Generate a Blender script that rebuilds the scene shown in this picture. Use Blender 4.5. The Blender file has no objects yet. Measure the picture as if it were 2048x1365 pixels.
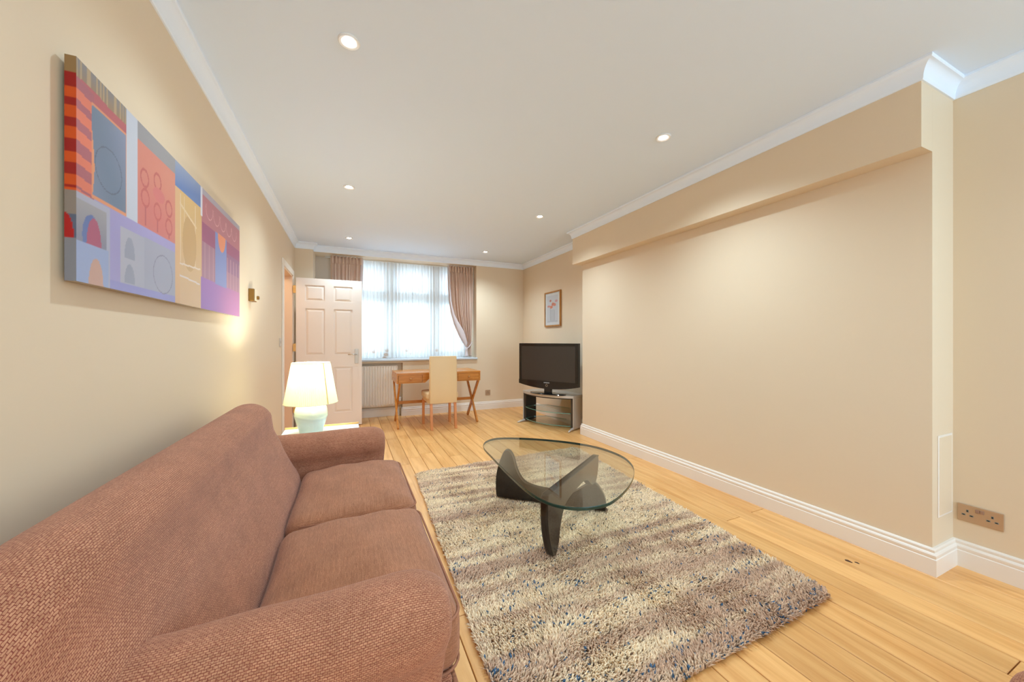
import bpy, bmesh, math, random
import numpy as np
from mathutils import Vector, Matrix

random.seed(7)
rng = np.random.default_rng(11)
sc = bpy.context.scene
C = sc.collection
PI = math.pi

# ------------------------------------------------------------------ camera
F_PX, W_PX = 731.0, 2048.0
YAW = 0.4192
CAM_H = 1.17
cam_d = bpy.data.cameras.new('camera')
cam = bpy.data.objects.new('camera', cam_d)
C.objects.link(cam)
cam_d.sensor_width = 36.0
cam_d.lens = F_PX / W_PX * 36.0
cam_d.shift_y = -0.5 / W_PX
cam_d.clip_start = 0.02
cam.location = (0, 0, CAM_H)
cam.rotation_euler = (PI / 2, 0, -YAW)
sc.camera = cam

# ------------------------------------------------------------------ colour management, world, lights
sc.view_settings.view_transform = 'Standard'
sc.view_settings.look = 'None'
sc.view_settings.exposure = 0.82
sc.view_settings.gamma = 1.0
sc.view_settings.use_curve_mapping = False
sc.render.film_transparent = False
cy = sc.cycles
cy.max_bounces = 10
cy.diffuse_bounces = 6
cy.glossy_bounces = 4
cy.transmission_bounces = 6
cy.transparent_max_bounces = 16
cy.caustics_reflective = False
cy.caustics_refractive = False
cy.sample_clamp_indirect = 6.0
cy.use_denoising = True

SKY_STRENGTH = 1.55
DOWNLIGHT_LEFT_W, DOWNLIGHT_RIGHT_W = 30.0, 52.0
REAR_DAYLIGHT_W = 46.0
DOWNLIGHT_REAR_W = 20.0
WINDOW_DAYLIGHT_W = 24.0
TABLE_LAMP_W = 10.0
HALL_W = 9.0


def srgb(r, g, b):
    def f(c):
        c /= 255.0
        return c / 12.92 if c <= 0.04045 else ((c + 0.055) / 1.055) ** 2.4
    return (f(r), f(g), f(b), 1.0)


world = bpy.data.worlds.new('overcast_sky')
sc.world = world
world.use_nodes = True
wn = world.node_tree.nodes
wn['Background'].inputs['Color'].default_value = (0.74, 0.87, 1.0, 1)
wn['Background'].inputs['Strength'].default_value = SKY_STRENGTH


def area_light(name, loc, rot, sx, sy, power, color):
    d = bpy.data.lights.new(name, 'AREA')
    d.shape = 'RECTANGLE'; d.size = sx; d.size_y = sy
    d.energy = power; d.color = color
    o = bpy.data.objects.new(name, d)
    o.location = loc; o.rotation_euler = rot
    C.objects.link(o)
    return o


# daylight arriving through the window behind the camera and through the far window
area_light('rear_window_daylight', (1.75, -2.58, 1.5), (PI / 2, 0, 0), 1.7, 1.5, REAR_DAYLIGHT_W, (0.48, 0.77, 1.0))
area_light('far_window_daylight', (0.8, 6.4, 1.65), (-PI / 2, 0, 0), 2.1, 1.3, WINDOW_DAYLIGHT_W, (0.62, 0.82, 1.0))

# ------------------------------------------------------------------ helpers: materials
MATS = {}


def principled(name, color, rough=0.5, metal=0.0, spec=0.5, coat=0.0):
    m = bpy.data.materials.new(name)
    m.use_nodes = True
    b = m.node_tree.nodes['Principled BSDF']
    b.inputs['Base Color'].default_value = color
    b.inputs['Roughness'].default_value = rough
    b.inputs['Metallic'].default_value = metal
    b.inputs['Specular IOR Level'].default_value = spec
    b.inputs['Coat Weight'].default_value = coat
    MATS[name] = m
    return m


def nodes(m):
    return m.node_tree.nodes, m.node_tree.links, m.node_tree.nodes['Principled BSDF']


def add_bump(m, scale, strength, dist=0.002, detail=4, coord='Object', stretch=None):
    n, l, b = nodes(m)
    tc = n.new('ShaderNodeTexCoord')
    tx = n.new('ShaderNodeTexNoise')
    tx.inputs['Scale'].default_value = scale
    tx.inputs['Detail'].default_value = detail
    src = tc.outputs[coord]
    if stretch:
        mp = n.new('ShaderNodeMapping')
        mp.inputs['Scale'].default_value = stretch
        l.new(src, mp.inputs['Vector'])
        src = mp.outputs['Vector']
    l.new(src, tx.inputs['Vector'])
    bp = n.new('ShaderNodeBump')
    bp.inputs['Strength'].default_value = strength
    bp.inputs['Distance'].default_value = dist
    l.new(tx.outputs['Fac'], bp.inputs['Height'])
    l.new(bp.outputs['Normal'], b.inputs['Normal'])
    return m


def wood_mat(name, c1, c2, scale=(14, 1.2, 14), rough=0.4, per_object=0.0, spec=0.5, noise_scale=3.0, rot=(0, 0, 0)):
    m = principled(name, c1, rough, spec=spec)
    n, l, b = nodes(m)
    tc = n.new('ShaderNodeTexCoord')
    oi = n.new('ShaderNodeObjectInfo')
    mp = n.new('ShaderNodeMapping')
    mp.inputs['Scale'].default_value = scale
    mp.inputs['Rotation'].default_value = rot
    off = n.new('ShaderNodeVectorMath'); off.operation = 'SCALE'
    off.inputs[0].default_value = (37.0, 53.0, 11.0)
    l.new(oi.outputs['Random'], off.inputs['Scale'])
    add = n.new('ShaderNodeVectorMath'); add.operation = 'ADD'
    l.new(tc.outputs['Object'], mp.inputs['Vector'])
    l.new(mp.outputs['Vector'], add.inputs[0])
    l.new(off.outputs['Vector'], add.inputs[1])
    t = n.new('ShaderNodeTexNoise')
    t.inputs['Scale'].default_value = noise_scale
    t.inputs['Detail'].default_value = 6
    t.inputs['Roughness'].default_value = 0.62
    t.inputs['Distortion'].default_value = 0.6
    l.new(add.outputs['Vector'], t.inputs['Vector'])
    r = n.new('ShaderNodeValToRGB')
    r.color_ramp.elements[0].position = 0.32; r.color_ramp.elements[0].color = c2
    r.color_ramp.elements[1].position = 0.62; r.color_ramp.elements[1].color = c1
    l.new(t.outputs['Fac'], r.inputs['Fac'])
    last = r.outputs['Color']
    if per_object:
        h = n.new('ShaderNodeHueSaturation')
        mr = n.new('ShaderNodeMapRange')
        mr.inputs['To Min'].default_value = 1.0 - per_object
        mr.inputs['To Max'].default_value = 1.0 + per_object
        l.new(oi.outputs['Random'], mr.inputs['Value'])
        l.new(mr.outputs['Result'], h.inputs['Value'])
        l.new(last, h.inputs['Color'])
        last = h.outputs['Color']
    l.new(last, b.inputs['Base Color'])
    bp = n.new('ShaderNodeBump')
    bp.inputs['Strength'].default_value = 0.12
    bp.inputs['Distance'].default_value = 0.001
    l.new(t.outputs['Fac'], bp.inputs['Height'])
    l.new(bp.outputs['Normal'], b.inputs['Normal'])
    return m


def fabric_mat(name, ca, cb, cm, bw, rh, mortar):
    m = principled(name, ca, 0.95, spec=0.15)
    n, l, b = nodes(m)
    uv = n.new('ShaderNodeUVMap')

    def noise(scale, detail, src, stretch=None):
        t = n.new('ShaderNodeTexNoise')
        t.inputs['Scale'].default_value = scale; t.inputs['Detail'].default_value = detail
        if stretch:
            mp = n.new('ShaderNodeMapping'); mp.inputs['Scale'].default_value = stretch
            l.new(src, mp.inputs['Vector']); src = mp.outputs['Vector']
        l.new(src, t.inputs['Vector'])
        return t

    def ramp(src, a, b_, c, d):
        r = n.new('ShaderNodeMapRange')
        r.inputs['From Min'].default_value = a; r.inputs['From Max'].default_value = b_
        r.inputs['To Min'].default_value = c; r.inputs['To Max'].default_value = d
        l.new(src, r.inputs['Value'])
        return r.outputs['Result']

    wob = noise(130.0, 2.0, uv.outputs['UV'])
    ds = n.new('ShaderNodeVectorMath'); ds.operation = 'SCALE'; ds.inputs['Scale'].default_value = 0.0036
    l.new(wob.outputs['Color'], ds.inputs[0])
    ad = n.new('ShaderNodeVectorMath'); ad.operation = 'ADD'
    l.new(uv.outputs['UV'], ad.inputs[0]); l.new(ds.outputs['Vector'], ad.inputs[1])
    br = n.new('ShaderNodeTexBrick')
    br.offset = 0.5
    for k_, v_ in (('Color1', ca), ('Color2', cb), ('Mortar', cm), ('Scale', 1.0), ('Mortar Size', mortar), ('Mortar Smooth', 0.6),
                   ('Bias', -0.1), ('Brick Width', bw), ('Row Height', rh)):
        br.inputs[k_].default_value = v_
    l.new(ad.outputs['Vector'], br.inputs['Vector'])
    # dark flecks of the weft: short dashes along u
    fl = noise(1.0, 1.0, uv.outputs['UV'], (170.0, 520.0, 1.0))
    mx = n.new('ShaderNodeMix'); mx.data_type = 'RGBA'
    l.new(ramp(fl.outputs['Fac'], 0.56, 0.68, 0.0, 0.75), mx.inputs['Factor'])
    l.new(br.outputs['Color'], mx.inputs['A']); mx.inputs['B'].default_value = cm
    big = noise(9.0, 5.0, uv.outputs['UV'])
    slub = noise(1.0, 2.0, uv.outputs['UV'], (6.0, 260.0, 1.0))
    ml = n.new('ShaderNodeMath'); ml.operation = 'MULTIPLY'
    l.new(ramp(big.outputs['Fac'], 0.3, 0.7, 0.90, 1.10), ml.inputs[0]); l.new(ramp(slub.outputs['Fac'], 0.3, 0.7, 0.90, 1.10), ml.inputs[1])
    hs = n.new('ShaderNodeHueSaturation')
    l.new(mx.outputs['Result'], hs.inputs['Color']); l.new(ml.outputs['Value'], hs.inputs['Value'])
    l.new(hs.outputs['Color'], b.inputs['Base Color'])
    bp = n.new('ShaderNodeBump')
    bp.invert = True
    bp.inputs['Strength'].default_value = 0.4; bp.inputs['Distance'].default_value = 0.0010
    l.new(br.outputs['Fac'], bp.inputs['Height']); l.new(bp.outputs['Normal'], b.inputs['Normal'])
    b.inputs['Sheen Weight'].default_value = 0.2
    b.inputs['Sheen Roughness'].default_value = 0.5
    b.inputs['Sheen Tint'].default_value = (0.95, 0.72, 0.66, 1)
    return m


def attr_mat(name, rough, spec=0.4, coat=0.0):
    m = principled(name, (1, 1, 1, 1), rough, spec=spec, coat=coat)
    n, l, b = nodes(m)
    a = n.new('ShaderNodeAttribute'); a.attribute_name = 'Col'
    l.new(a.outputs['Color'], b.inputs['Base Color'])
    return m


def thin_glass(name, tint, gloss=0.04):
    m = bpy.data.materials.new(name); m.use_nodes = True
    n, l = m.node_tree.nodes, m.node_tree.links
    n.remove(n['Principled BSDF'])
    out = n['Material Output']
    tr = n.new('ShaderNodeBsdfTransparent'); tr.inputs['Color'].default_value = tint
    gl = n.new('ShaderNodeBsdfGlossy'); gl.inputs['Roughness'].default_value = 0.02
    lw = n.new('ShaderNodeLayerWeight'); lw.inputs['Blend'].default_value = 0.5
    pw = n.new('ShaderNodeMath'); pw.operation = 'POWER'; pw.inputs[1].default_value = 5.0
    l.new(lw.outputs['Facing'], pw.inputs[0])
    fr = n.new('ShaderNodeMath'); fr.operation = 'MULTIPLY_ADD'; fr.inputs[1].default_value = 0.94; fr.inputs[2].default_value = gloss
    l.new(pw.outputs['Value'], fr.inputs[0])
    mx = n.new('ShaderNodeMixShader')
    l.new(fr.outputs['Value'], mx.inputs['Fac'])
    l.new(tr.outputs['BSDF'], mx.inputs[1]); l.new(gl.outputs['BSDF'], mx.inputs[2])
    l.new(mx.outputs['Shader'], out.inputs['Surface'])
    MATS[name] = m
    return m


def cloth_translucent(name, color, transp, transl):
    m = bpy.data.materials.new(name); m.use_nodes = True
    n, l = m.node_tree.nodes, m.node_tree.links
    n.remove(n['Principled BSDF'])
    out = n['Material Output']
    df = n.new('ShaderNodeBsdfDiffuse'); df.inputs['Color'].default_value = color
    tl = n.new('ShaderNodeBsdfTranslucent'); tl.inputs['Color'].default_value = color
    tp = n.new('ShaderNodeBsdfTransparent')
    m1 = n.new('ShaderNodeMixShader'); m1.inputs['Fac'].default_value = transl
    l.new(df.outputs['BSDF'], m1.inputs[1]); l.new(tl.outputs['BSDF'], m1.inputs[2])
    m2 = n.new('ShaderNodeMixShader'); m2.inputs['Fac'].default_value = transp
    l.new(m1.outputs['Shader'], m2.inputs[1]); l.new(tp.outputs['BSDF'], m2.inputs[2])
    l.new(m2.outputs['Shader'], out.inputs['Surface'])
    MATS[name] = m
    return m


def emitter(name, color, strength):
    m = bpy.data.materials.new(name); m.use_nodes = True
    n, l = m.node_tree.nodes, m.node_tree.links
    n.remove(n['Principled BSDF'])
    e = n.new('ShaderNodeEmission')
    e.inputs['Color'].default_value = color; e.inputs['Strength'].default_value = strength
    l.new(e.outputs['Emission'], n['Material Output'].inputs['Surface'])
    MATS[name] = m
    return m


WALL = add_bump(principled('beige_wall_paint', srgb(226, 205, 177), 0.55, spec=0.3), 260, 0.05, 0.001)
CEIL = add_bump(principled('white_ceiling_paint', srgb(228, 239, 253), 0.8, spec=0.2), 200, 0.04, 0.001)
TRIM = principled('white_gloss_trim', srgb(238, 228, 217), 0.3, spec=0.5)
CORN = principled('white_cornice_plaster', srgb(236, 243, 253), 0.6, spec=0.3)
DOORW = principled('white_door_paint', srgb(238, 224, 212), 0.35, spec=0.5)
PIPING = principled('brown_piping', srgb(158, 108, 84), 0.9, spec=0.15)
GAPM = principled('dark_floor_underlay', srgb(60, 38, 20), 0.9)
OAK = wood_mat('oiled_oak_plank', srgb(234, 180, 114), srgb(212, 150, 84), (9, 0.7, 9), 0.36, per_object=0.10, noise_scale=2.6)
KNOT = principled('dark_wood_knot', srgb(70, 38, 18), 0.6)
DESKW = wood_mat('orange_cherry_wood', srgb(206, 136, 62), srgb(182, 112, 42), (1.5, 12, 12), 0.22, noise_scale=2.4)
BEECH = wood_mat('beech_chair_leg', srgb(214, 140, 78), srgb(196, 120, 62), (10, 10, 1), 0.4)
OAKFRAME = wood_mat('honey_oak_frame', srgb(190, 132, 66), srgb(165, 108, 48), (8, 8, 2), 0.45)
FAB_ARM = fabric_mat('brown_basket_weave', srgb(190, 136, 104), srgb(170, 118, 88), srgb(128, 66, 52), 0.0078, 0.0043, 0.0007)
FAB_SEAT = fabric_mat('brown_ribbed_weave', srgb(178, 124, 92), srgb(160, 108, 78), srgb(138, 88, 64), 0.018, 0.0034, 0.0006)
LEATHER = add_bump(principled('cream_leather', srgb(224, 192, 146), 0.45, spec=0.4), 220, 0.12, 0.001)
CURTAIN = cloth_translucent('taupe_curtain_cloth', srgb(240, 216, 198), 0.0, 0.32)
LINING = cloth_translucent('pale_curtain_lining', srgb(232, 220, 220), 0.0, 0.2)
SHEER = cloth_translucent('white_sheer_voile', (0.93, 0.94, 0.95, 1), 0.24, 0.62)
BLACKP = principled('gloss_black_plastic', srgb(16, 14, 14), 0.12, spec=0.6)
SCREEN = principled('dark_tv_screen', srgb(52, 46, 42), 0.22, spec=0.6)
SILVER = principled('satin_silver_metal', srgb(206, 196, 184), 0.4, metal=0.4)
CHROME = principled('chrome', srgb(205, 205, 200), 0.18, metal=1.0)
BLACKW = principled('black_lacquered_wood', srgb(30, 20, 15), 0.25, spec=0.5, coat=0.3)
BLACKIN = principled('charcoal_panel', srgb(52, 44, 36), 0.5)
GLASS = thin_glass('clear_pane_glass', (0.97, 0.99, 0.98, 1))
TGLASS = thin_glass('greenish_table_glass', (0.93, 0.955, 0.93, 1), 0.07)
GEDGE = principled('green_glass_edge', srgb(26, 62, 54), 0.15, spec=0.6)
TEALEDGE = principled('teal_glass_edge', srgb(96, 150, 138), 0.15, spec=0.6)
CERAMIC = add_bump(principled('celadon_ceramic', srgb(205, 222, 216), 0.18, spec=0.6), 90, 0.15, 0.002)
SHADE = cloth_translucent('cream_pleated_shade', srgb(250, 242, 208), 0.01, 0.065)
SHADETRIM = principled('gold_shade_ribbon', srgb(226, 200, 120), 0.5)
WHITEW = principled('white_painted_wood', srgb(206, 214, 222), 0.3)
GOLDW = wood_mat('gold_edge_wood', srgb(226, 180, 110), srgb(208, 158, 88), (2, 12, 12), 0.4)
RADM = principled('cream_radiator_enamel', srgb(236, 222, 206), 0.35)
BRASS = principled('aged_brass', srgb(150, 112, 58), 0.4, metal=0.7)
STEEL = principled('brushed_bronze_steel', srgb(196, 164, 132), 0.4, metal=0.5)
STEELSW = principled('rocker_steel', srgb(170, 140, 124), 0.4, metal=0.6)
PIN = principled('grey_socket_insert', srgb(130, 132, 124), 0.5)
PINBLK = principled('black_pin_hole', srgb(16, 16, 16), 0.7)
WARMLIT = principled('warm_lit_door_lining', srgb(236, 205, 175), 0.4)  # white lining paint with the hall's warm light put into its colour
PAPER = attr_mat('printed_paper', 0.6)
CANVAS = attr_mat('acrylic_on_canvas', 0.42, spec=0.5)
PILE = attr_mat('wool_pile', 0.95, spec=0.1)
RUGB = principled('rug_backing', srgb(120, 98, 80), 0.95)
BULB = emitter('bright_bulb', (1.0, 0.96, 0.90, 1), 22.0)
FIXW = principled('white_fitting', srgb(232, 230, 226), 0.4)
STONE = principled('stone_mullion', srgb(214, 200, 184), 0.7)
LEADM = principled('window_metal', srgb(150, 150, 150), 0.5)
EXTW = principled('pale_render_outside', srgb(224, 224, 228), 0.9)
EXTB = principled('red_brick_outside', srgb(186, 130, 112), 0.9)
PAVE = principled('grey_paving_outside', srgb(170, 170, 170), 0.9)
LOGO = principled('silver_lettering', srgb(214, 214, 214), 0.3, metal=0.3)

# sheer hem: pale embroidered blobs low on the cloth
n_, l_ = SHEER.node_tree.nodes, SHEER.node_tree.links
tc_ = n_.new('ShaderNodeTexCoord')
vo_ = n_.new('ShaderNodeTexVoronoi'); vo_.inputs['Scale'].default_value = 7.0
mpv = n_.new('ShaderNodeMapping'); mpv.inputs['Scale'].default_value = (1, 0.05, 1)
l_.new(tc_.outputs['Object'], mpv.inputs['Vector']); l_.new(mpv.outputs['Vector'], vo_.inputs['Vector'])
lt_ = n_.new('ShaderNodeMapRange'); lt_.inputs['From Min'].default_value = 0.30; lt_.inputs['From Max'].default_value = 0.16
l_.new(vo_.outputs['Distance'], lt_.inputs['Value'])
sx_ = n_.new('ShaderNodeSeparateXYZ'); l_.new(tc_.outputs['Object'], sx_.inputs['Vector'])
hz_ = n_.new('ShaderNodeMapRange'); hz_.inputs['From Min'].default_value = 0.17; hz_.inputs['From Max'].default_value = 0.10
l_.new(sx_.outputs['Z'], hz_.inputs['Value'])
mu_ = n_.new('ShaderNodeMath'); mu_.operation = 'MULTIPLY'
l_.new(lt_.outputs['Result'], mu_.inputs[0]); l_.new(hz_.outputs['Result'], mu_.inputs[1])
mu2 = n_.new('ShaderNodeMath'); mu2.operation = 'MULTIPLY'; mu2.inputs[1].default_value = 0.8
l_.new(mu_.outputs['Value'], mu2.inputs[0])
mxc = n_.new('ShaderNodeMix'); mxc.data_type = 'RGBA'
mxc.inputs['A'].default_value = (0.93, 0.94, 0.95, 1)
mxc.inputs['B'].default_value = srgb(206, 168, 140)
l_.new(mu2.outputs['Value'], mxc.inputs['Factor'])
for nd in n_:
    if nd.type in ('BSDF_DIFFUSE', 'BSDF_TRANSLUCENT'):
        l_.new(mxc.outputs['Result'], nd.inputs['Color'])

# ------------------------------------------------------------------ helpers: objects


def tag(o, label=None, cat=None, group=None, kind=None):
    if label: o['label'] = label
    if cat: o['category'] = cat
    if group: o['group'] = group
    if kind: o['kind'] = kind
    return o


def link_mesh(name, me, mat, parent=None, smooth=False):
    o = bpy.data.objects.new(name, me)
    C.objects.link(o)
    if mat is not None:
        for m in (mat if isinstance(mat, (list, tuple)) else [mat]):
            me.materials.append(m)
    if parent: o.parent = parent
    if smooth:
        me.polygons.foreach_set('use_smooth', [True] * len(me.polygons))
    return o


def obj(name, bm, mat, parent=None, smooth=False, auto=None):
    me = bpy.data.meshes.new(name)
    bmesh.ops.recalc_face_normals(bm, faces=bm.faces)
    bm.to_mesh(me); bm.free()
    o = link_mesh(name, me, mat, parent, smooth or auto is not None)
    if auto is not None:
        try:
            me.set_sharp_from_angle(angle=math.radians(auto))
        except Exception:
            pass
    return o


def struct(name, bm, mat, parent=None, **k):
    o = obj(name, bm, mat, parent, **k)
    if parent is None: o['kind'] = 'structure'
    return o


def thing(name, label, cat, loc=(0, 0, 0), rz=0.0, group=None):
    o = bpy.data.objects.new(name, None)
    C.objects.link(o)
    o.empty_display_size = 0.1
    o.location = loc; o.rotation_euler = (0, 0, rz)
    tag(o, label, cat, group)
    return o


def dup(root, loc, rz=None, label=None):
    r = root.copy(); C.objects.link(r); r.location = loc
    if rz is not None: r.rotation_euler = (0, 0, rz)
    if label: r['label'] = label
    for ch in list(root.children):
        c = ch.copy(); C.objects.link(c); c.parent = r
        for g in list(ch.children):
            d = g.copy(); C.objects.link(d); d.parent = c
    return r


def bx(bm, x0, x1, y0, y1, z0, z1, bev=0.0, seg=2):
    vs = [bm.verts.new(p) for p in ((x0, y0, z0), (x1, y0, z0), (x1, y1, z0), (x0, y1, z0),
                                    (x0, y0, z1), (x1, y0, z1), (x1, y1, z1), (x0, y1, z1))]
    fs = [bm.faces.new([vs[i] for i in q]) for q in
          ((0, 3, 2, 1), (4, 5, 6, 7), (0, 1, 5, 4), (1, 2, 6, 5), (2, 3, 7, 6), (3, 0, 4, 7))]
    if bev > 0:
        es = list({e for f_ in fs for e in f_.edges})
        bmesh.ops.bevel(bm, geom=es, offset=bev, segments=seg, affect='EDGES', profile=0.5)
    return bm


def box(x0, x1, y0, y1, z0, z1, bev=0.0, seg=2):
    return bx(bmesh.new(), x0, x1, y0, y1, z0, z1, bev, seg)


def bar(bm, a, b, w, d, up=(0, 0, 1), bev=0.0):
    """square bar from a to b; w across, d along the 'up' side"""
    a = Vector(a); b = Vector(b)
    ax = (b - a).normalized(); u = Vector(up)
    side = ax.cross(u)
    side.normalize(); u2 = side.cross(ax).normalized()
    vs = []
    for p in (a, b):
        for sx, sy in ((-1, -1), (1, -1), (1, 1), (-1, 1)):
            vs.append(bm.verts.new(p + side * sx * w / 2 + u2 * sy * d / 2))
    fs = [bm.faces.new([vs[i] for i in q]) for q in
          ((0, 1, 2, 3), (7, 6, 5, 4), (0, 4, 5, 1), (1, 5, 6, 2), (2, 6, 7, 3), (3, 7, 4, 0))]
    if bev > 0:
        es = list({e for f_ in fs for e in f_.edges})
        bmesh.ops.bevel(bm, geom=es, offset=bev, segments=1, affect='EDGES')
    return bm


def tube(bm, pts, r, n=10, closed=False):
    pts = [Vector(p) for p in pts]
    rings = []
    N = len(pts)
    prev = None
    for i, p in enumerate(pts):
        if closed:
            t = (pts[(i + 1) % N] - pts[i - 1])
        else:
            t = pts[min(i + 1, N - 1)] - pts[max(i - 1, 0)]
        t.normalize()
        if prev is None:
            ref = Vector((0, 0, 1)) if abs(t.z) < 0.9 else Vector((1, 0, 0))
            s = t.cross(ref).normalized()
        else:
            s = (prev - t * prev.dot(t)).normalized()
        prev = s
        w = t.cross(s)
        rr = r[i] if isinstance(r, (list, tuple)) else r
        rings.append([bm.verts.new(p + (s * math.cos(2 * PI * k / n) + w * math.sin(2 * PI * k / n)) * rr) for k in range(n)])
    rng_ = range(N) if closed else range(N - 1)
    for i in rng_:
        A, B = rings[i], rings[(i + 1) % N]
        for k in range(n):
            bm.faces.new((A[k], A[(k + 1) % n], B[(k + 1) % n], B[k]))
    if not closed:
        bm.faces.new(rings[0][::-1]); bm.faces.new(rings[-1])
    return bm


def lathe(bm, prof, n=48, cx=0, cy=0, cap0=True, cap1=True, fn=None):
    rings = []
    for (r, z) in prof:
        ring = []
        for k in range(n):
            a = 2 * PI * k / n
            rr = fn(r, z, a) if fn else r
            ring.append(bm.verts.new((cx + rr * math.cos(a), cy + rr * math.sin(a), z)))
        rings.append(ring)
    for A, B in zip(rings, rings[1:]):
        for k in range(n):
            bm.faces.new((A[k], A[(k + 1) % n], B[(k + 1) % n], B[k]))
    if cap0: bm.faces.new(rings[0][::-1])
    if cap1: bm.faces.new(rings[-1])
    return bm


def prism(bm, outline, z0, z1):
    """outline of (x, y) extruded in z"""
    A = [bm.verts.new((x, y, z0)) for x, y in outline]
    B = [bm.verts.new((x, y, z1)) for x, y in outline]
    n = len(A)
    bm.faces.new(A[::-1]); bm.faces.new(B)
    for i in range(n):
        bm.faces.new((A[i], A[(i + 1) % n], B[(i + 1) % n], B[i]))
    return bm


def prism_axis(bm, outline, a0, a1, to):
    """outline extruded between parameters a0 and a1; 'to(u, v, a)' gives the 3-D point"""
    A = [bm.verts.new(to(u, v, a0)) for u, v in outline]
    B = [bm.verts.new(to(u, v, a1)) for u, v in outline]
    n = len(A)
    bm.faces.new(A[::-1]); bm.faces.new(B)
    for i in range(n):
        bm.faces.new((A[i], A[(i + 1) % n], B[(i + 1) % n], B[i]))
    return bm


def catmull(pts, k=6, closed=True):
    out = []
    n = len(pts)
    for i in range(n if closed else n - 1):
        if closed:
            p0, p1, p2, p3 = (np.array(pts[(i + j - 1) % n], float) for j in range(4))
        else:
            p0, p1, p2, p3 = (np.array(pts[min(max(i + j - 1, 0), n - 1)], float) for j in range(4))
        for s in range(k):
            t = s / k
            out.append(tuple(0.5 * ((2 * p1) + (-p0 + p2) * t + (2 * p0 - 5 * p1 + 4 * p2 - p3) * t * t + (-p0 + 3 * p1 - 3 * p2 + p3) * t ** 3)))
    if not closed: out.append(tuple(pts[-1]))
    return out


def sweep(bm, prof, path):
    """profile (offset to the left of travel, z) swept along an open plan path with mitred corners"""
    P = [Vector((x, y)) for x, y in path]
    nn = len(P)
    nrm = []
    for i in range(nn - 1):
        d = (P[i + 1] - P[i]).normalized()
        nrm.append(Vector((-d.y, d.x)))
    rings = []
    for i in range(nn):
        if i == 0: m = nrm[0]
        elif i == nn - 1: m = nrm[-1]
        else:
            s = nrm[i - 1] + nrm[i]
            m = s / (1 + nrm[i - 1].dot(nrm[i]))
        rings.append([bm.verts.new((P[i].x + m.x * o, P[i].y + m.y * o, z)) for o, z in prof])
    k = len(prof)
    for A, B in zip(rings, rings[1:]):
        for j in range(k):
            bm.faces.new((A[j], A[(j + 1) % k], B[(j + 1) % k], B[j]))
    bm.faces.new(rings[0]); bm.faces.new(rings[-1][::-1])
    return bm


def loft(name, rings, us, mat, parent=None, cap=True, swap=False):
    """closed rings of equal count; UVs in metres (u along the loft, v round the ring)"""
    n = len(rings[0]); m = len(rings)
    verts = [tuple(p) for r in rings for p in r]
    faces = []; uvs = []
    vs = []
    for r in rings:
        acc = [0.0]
        for j in range(n):
            acc.append(acc[-1] + (Vector(r[(j + 1) % n]) - Vector(r[j])).length)
        vs.append(acc)
    ref = vs[m // 2]
    for i in range(m - 1):
        for j in range(n):
            jn = (j + 1) % n
            faces.append((i * n + j, i * n + jn, (i + 1) * n + jn, (i + 1) * n + j))
            q = [(us[i], ref[j]), (us[i], ref[j + 1]), (us[i + 1], ref[j + 1]), (us[i + 1], ref[j])]
            uvs += [(b, a) for a, b in q] if swap else q
    if cap:
        faces.append(tuple(range(n))[::-1])
        faces.append(tuple((m - 1) * n + j for j in range(n)))
        for r in (rings[0][::-1], rings[-1]):
            for p in r: uvs.append((p[0] + p[1], p[2]))
    me = bpy.data.meshes.new(name)
    me.from_pydata(verts, [], faces)
    uvl = me.uv_layers.new(name='UVMap')
    uvl.data.foreach_set('uv', [c for q in uvs for c in q])
    me.update()
    bmx = bmesh.new(); bmx.from_mesh(me)
    bmesh.ops.recalc_face_normals(bmx, faces=bmx.faces)
    bmx.to_mesh(me); bmx.free()
    return link_mesh(name, me, mat, parent, smooth=True)


def soft_box(name, c, size, r, crown, mat, parent, n=14, sag=None, swap=True):
    """rounded upholstered block; UV in metres, u along local Y when swap"""
    hx, hy, hz = size[0] / 2, size[1] / 2, size[2] / 2
    bm = bmesh.new()
    bmesh.ops.create_cube(bm, size=2.0)
    bmesh.ops.subdivide_edges(bm, edges=bm.edges[:], cuts=n, use_grid_fill=True)
    uvl = bm.loops.layers.uv.new('UVMap')
    for v in bm.verts:
        p = v.co.copy()
        f_ = lambda t: math.copysign(1 - (1 - abs(t)) ** 1.6, t)
        q = Vector((f_(p.x) * hx, f_(p.y) * hy, f_(p.z) * hz))
        inner = Vector((max(-hx + r, min(hx - r, q.x)), max(-hy + r, min(hy - r, q.y)), max(-hz + r, min(hz - r, q.z))))
        d = q - inner
        if d.length > 1e-9:
            q = inner + d.normalized() * r
        ux, uy = q.x / hx, q.y / hy
        w = max(0, 1 - ux * ux) * max(0, 1 - uy * uy)
        q.z += crown * w ** 0.6 * (1 if q.z > 0 else -0.2)
        if sag: q.z += sag(ux, uy)
        v.co = q + Vector(c)
    bm.normal_update()
    for f_ in bm.faces:
        nz = f_.normal
        for lp in f_.loops:
            p = lp.vert.co
            if abs(nz.x) > 0.7: uv = (p.y, p.z)
            elif abs(nz.y) > 0.7: uv = (p.x, p.z)
            else: uv = (p.y, p.x) if swap else (p.x, p.y)
            lp[uvl].uv = uv
    return obj(name, bm, mat, parent, smooth=True)


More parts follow.
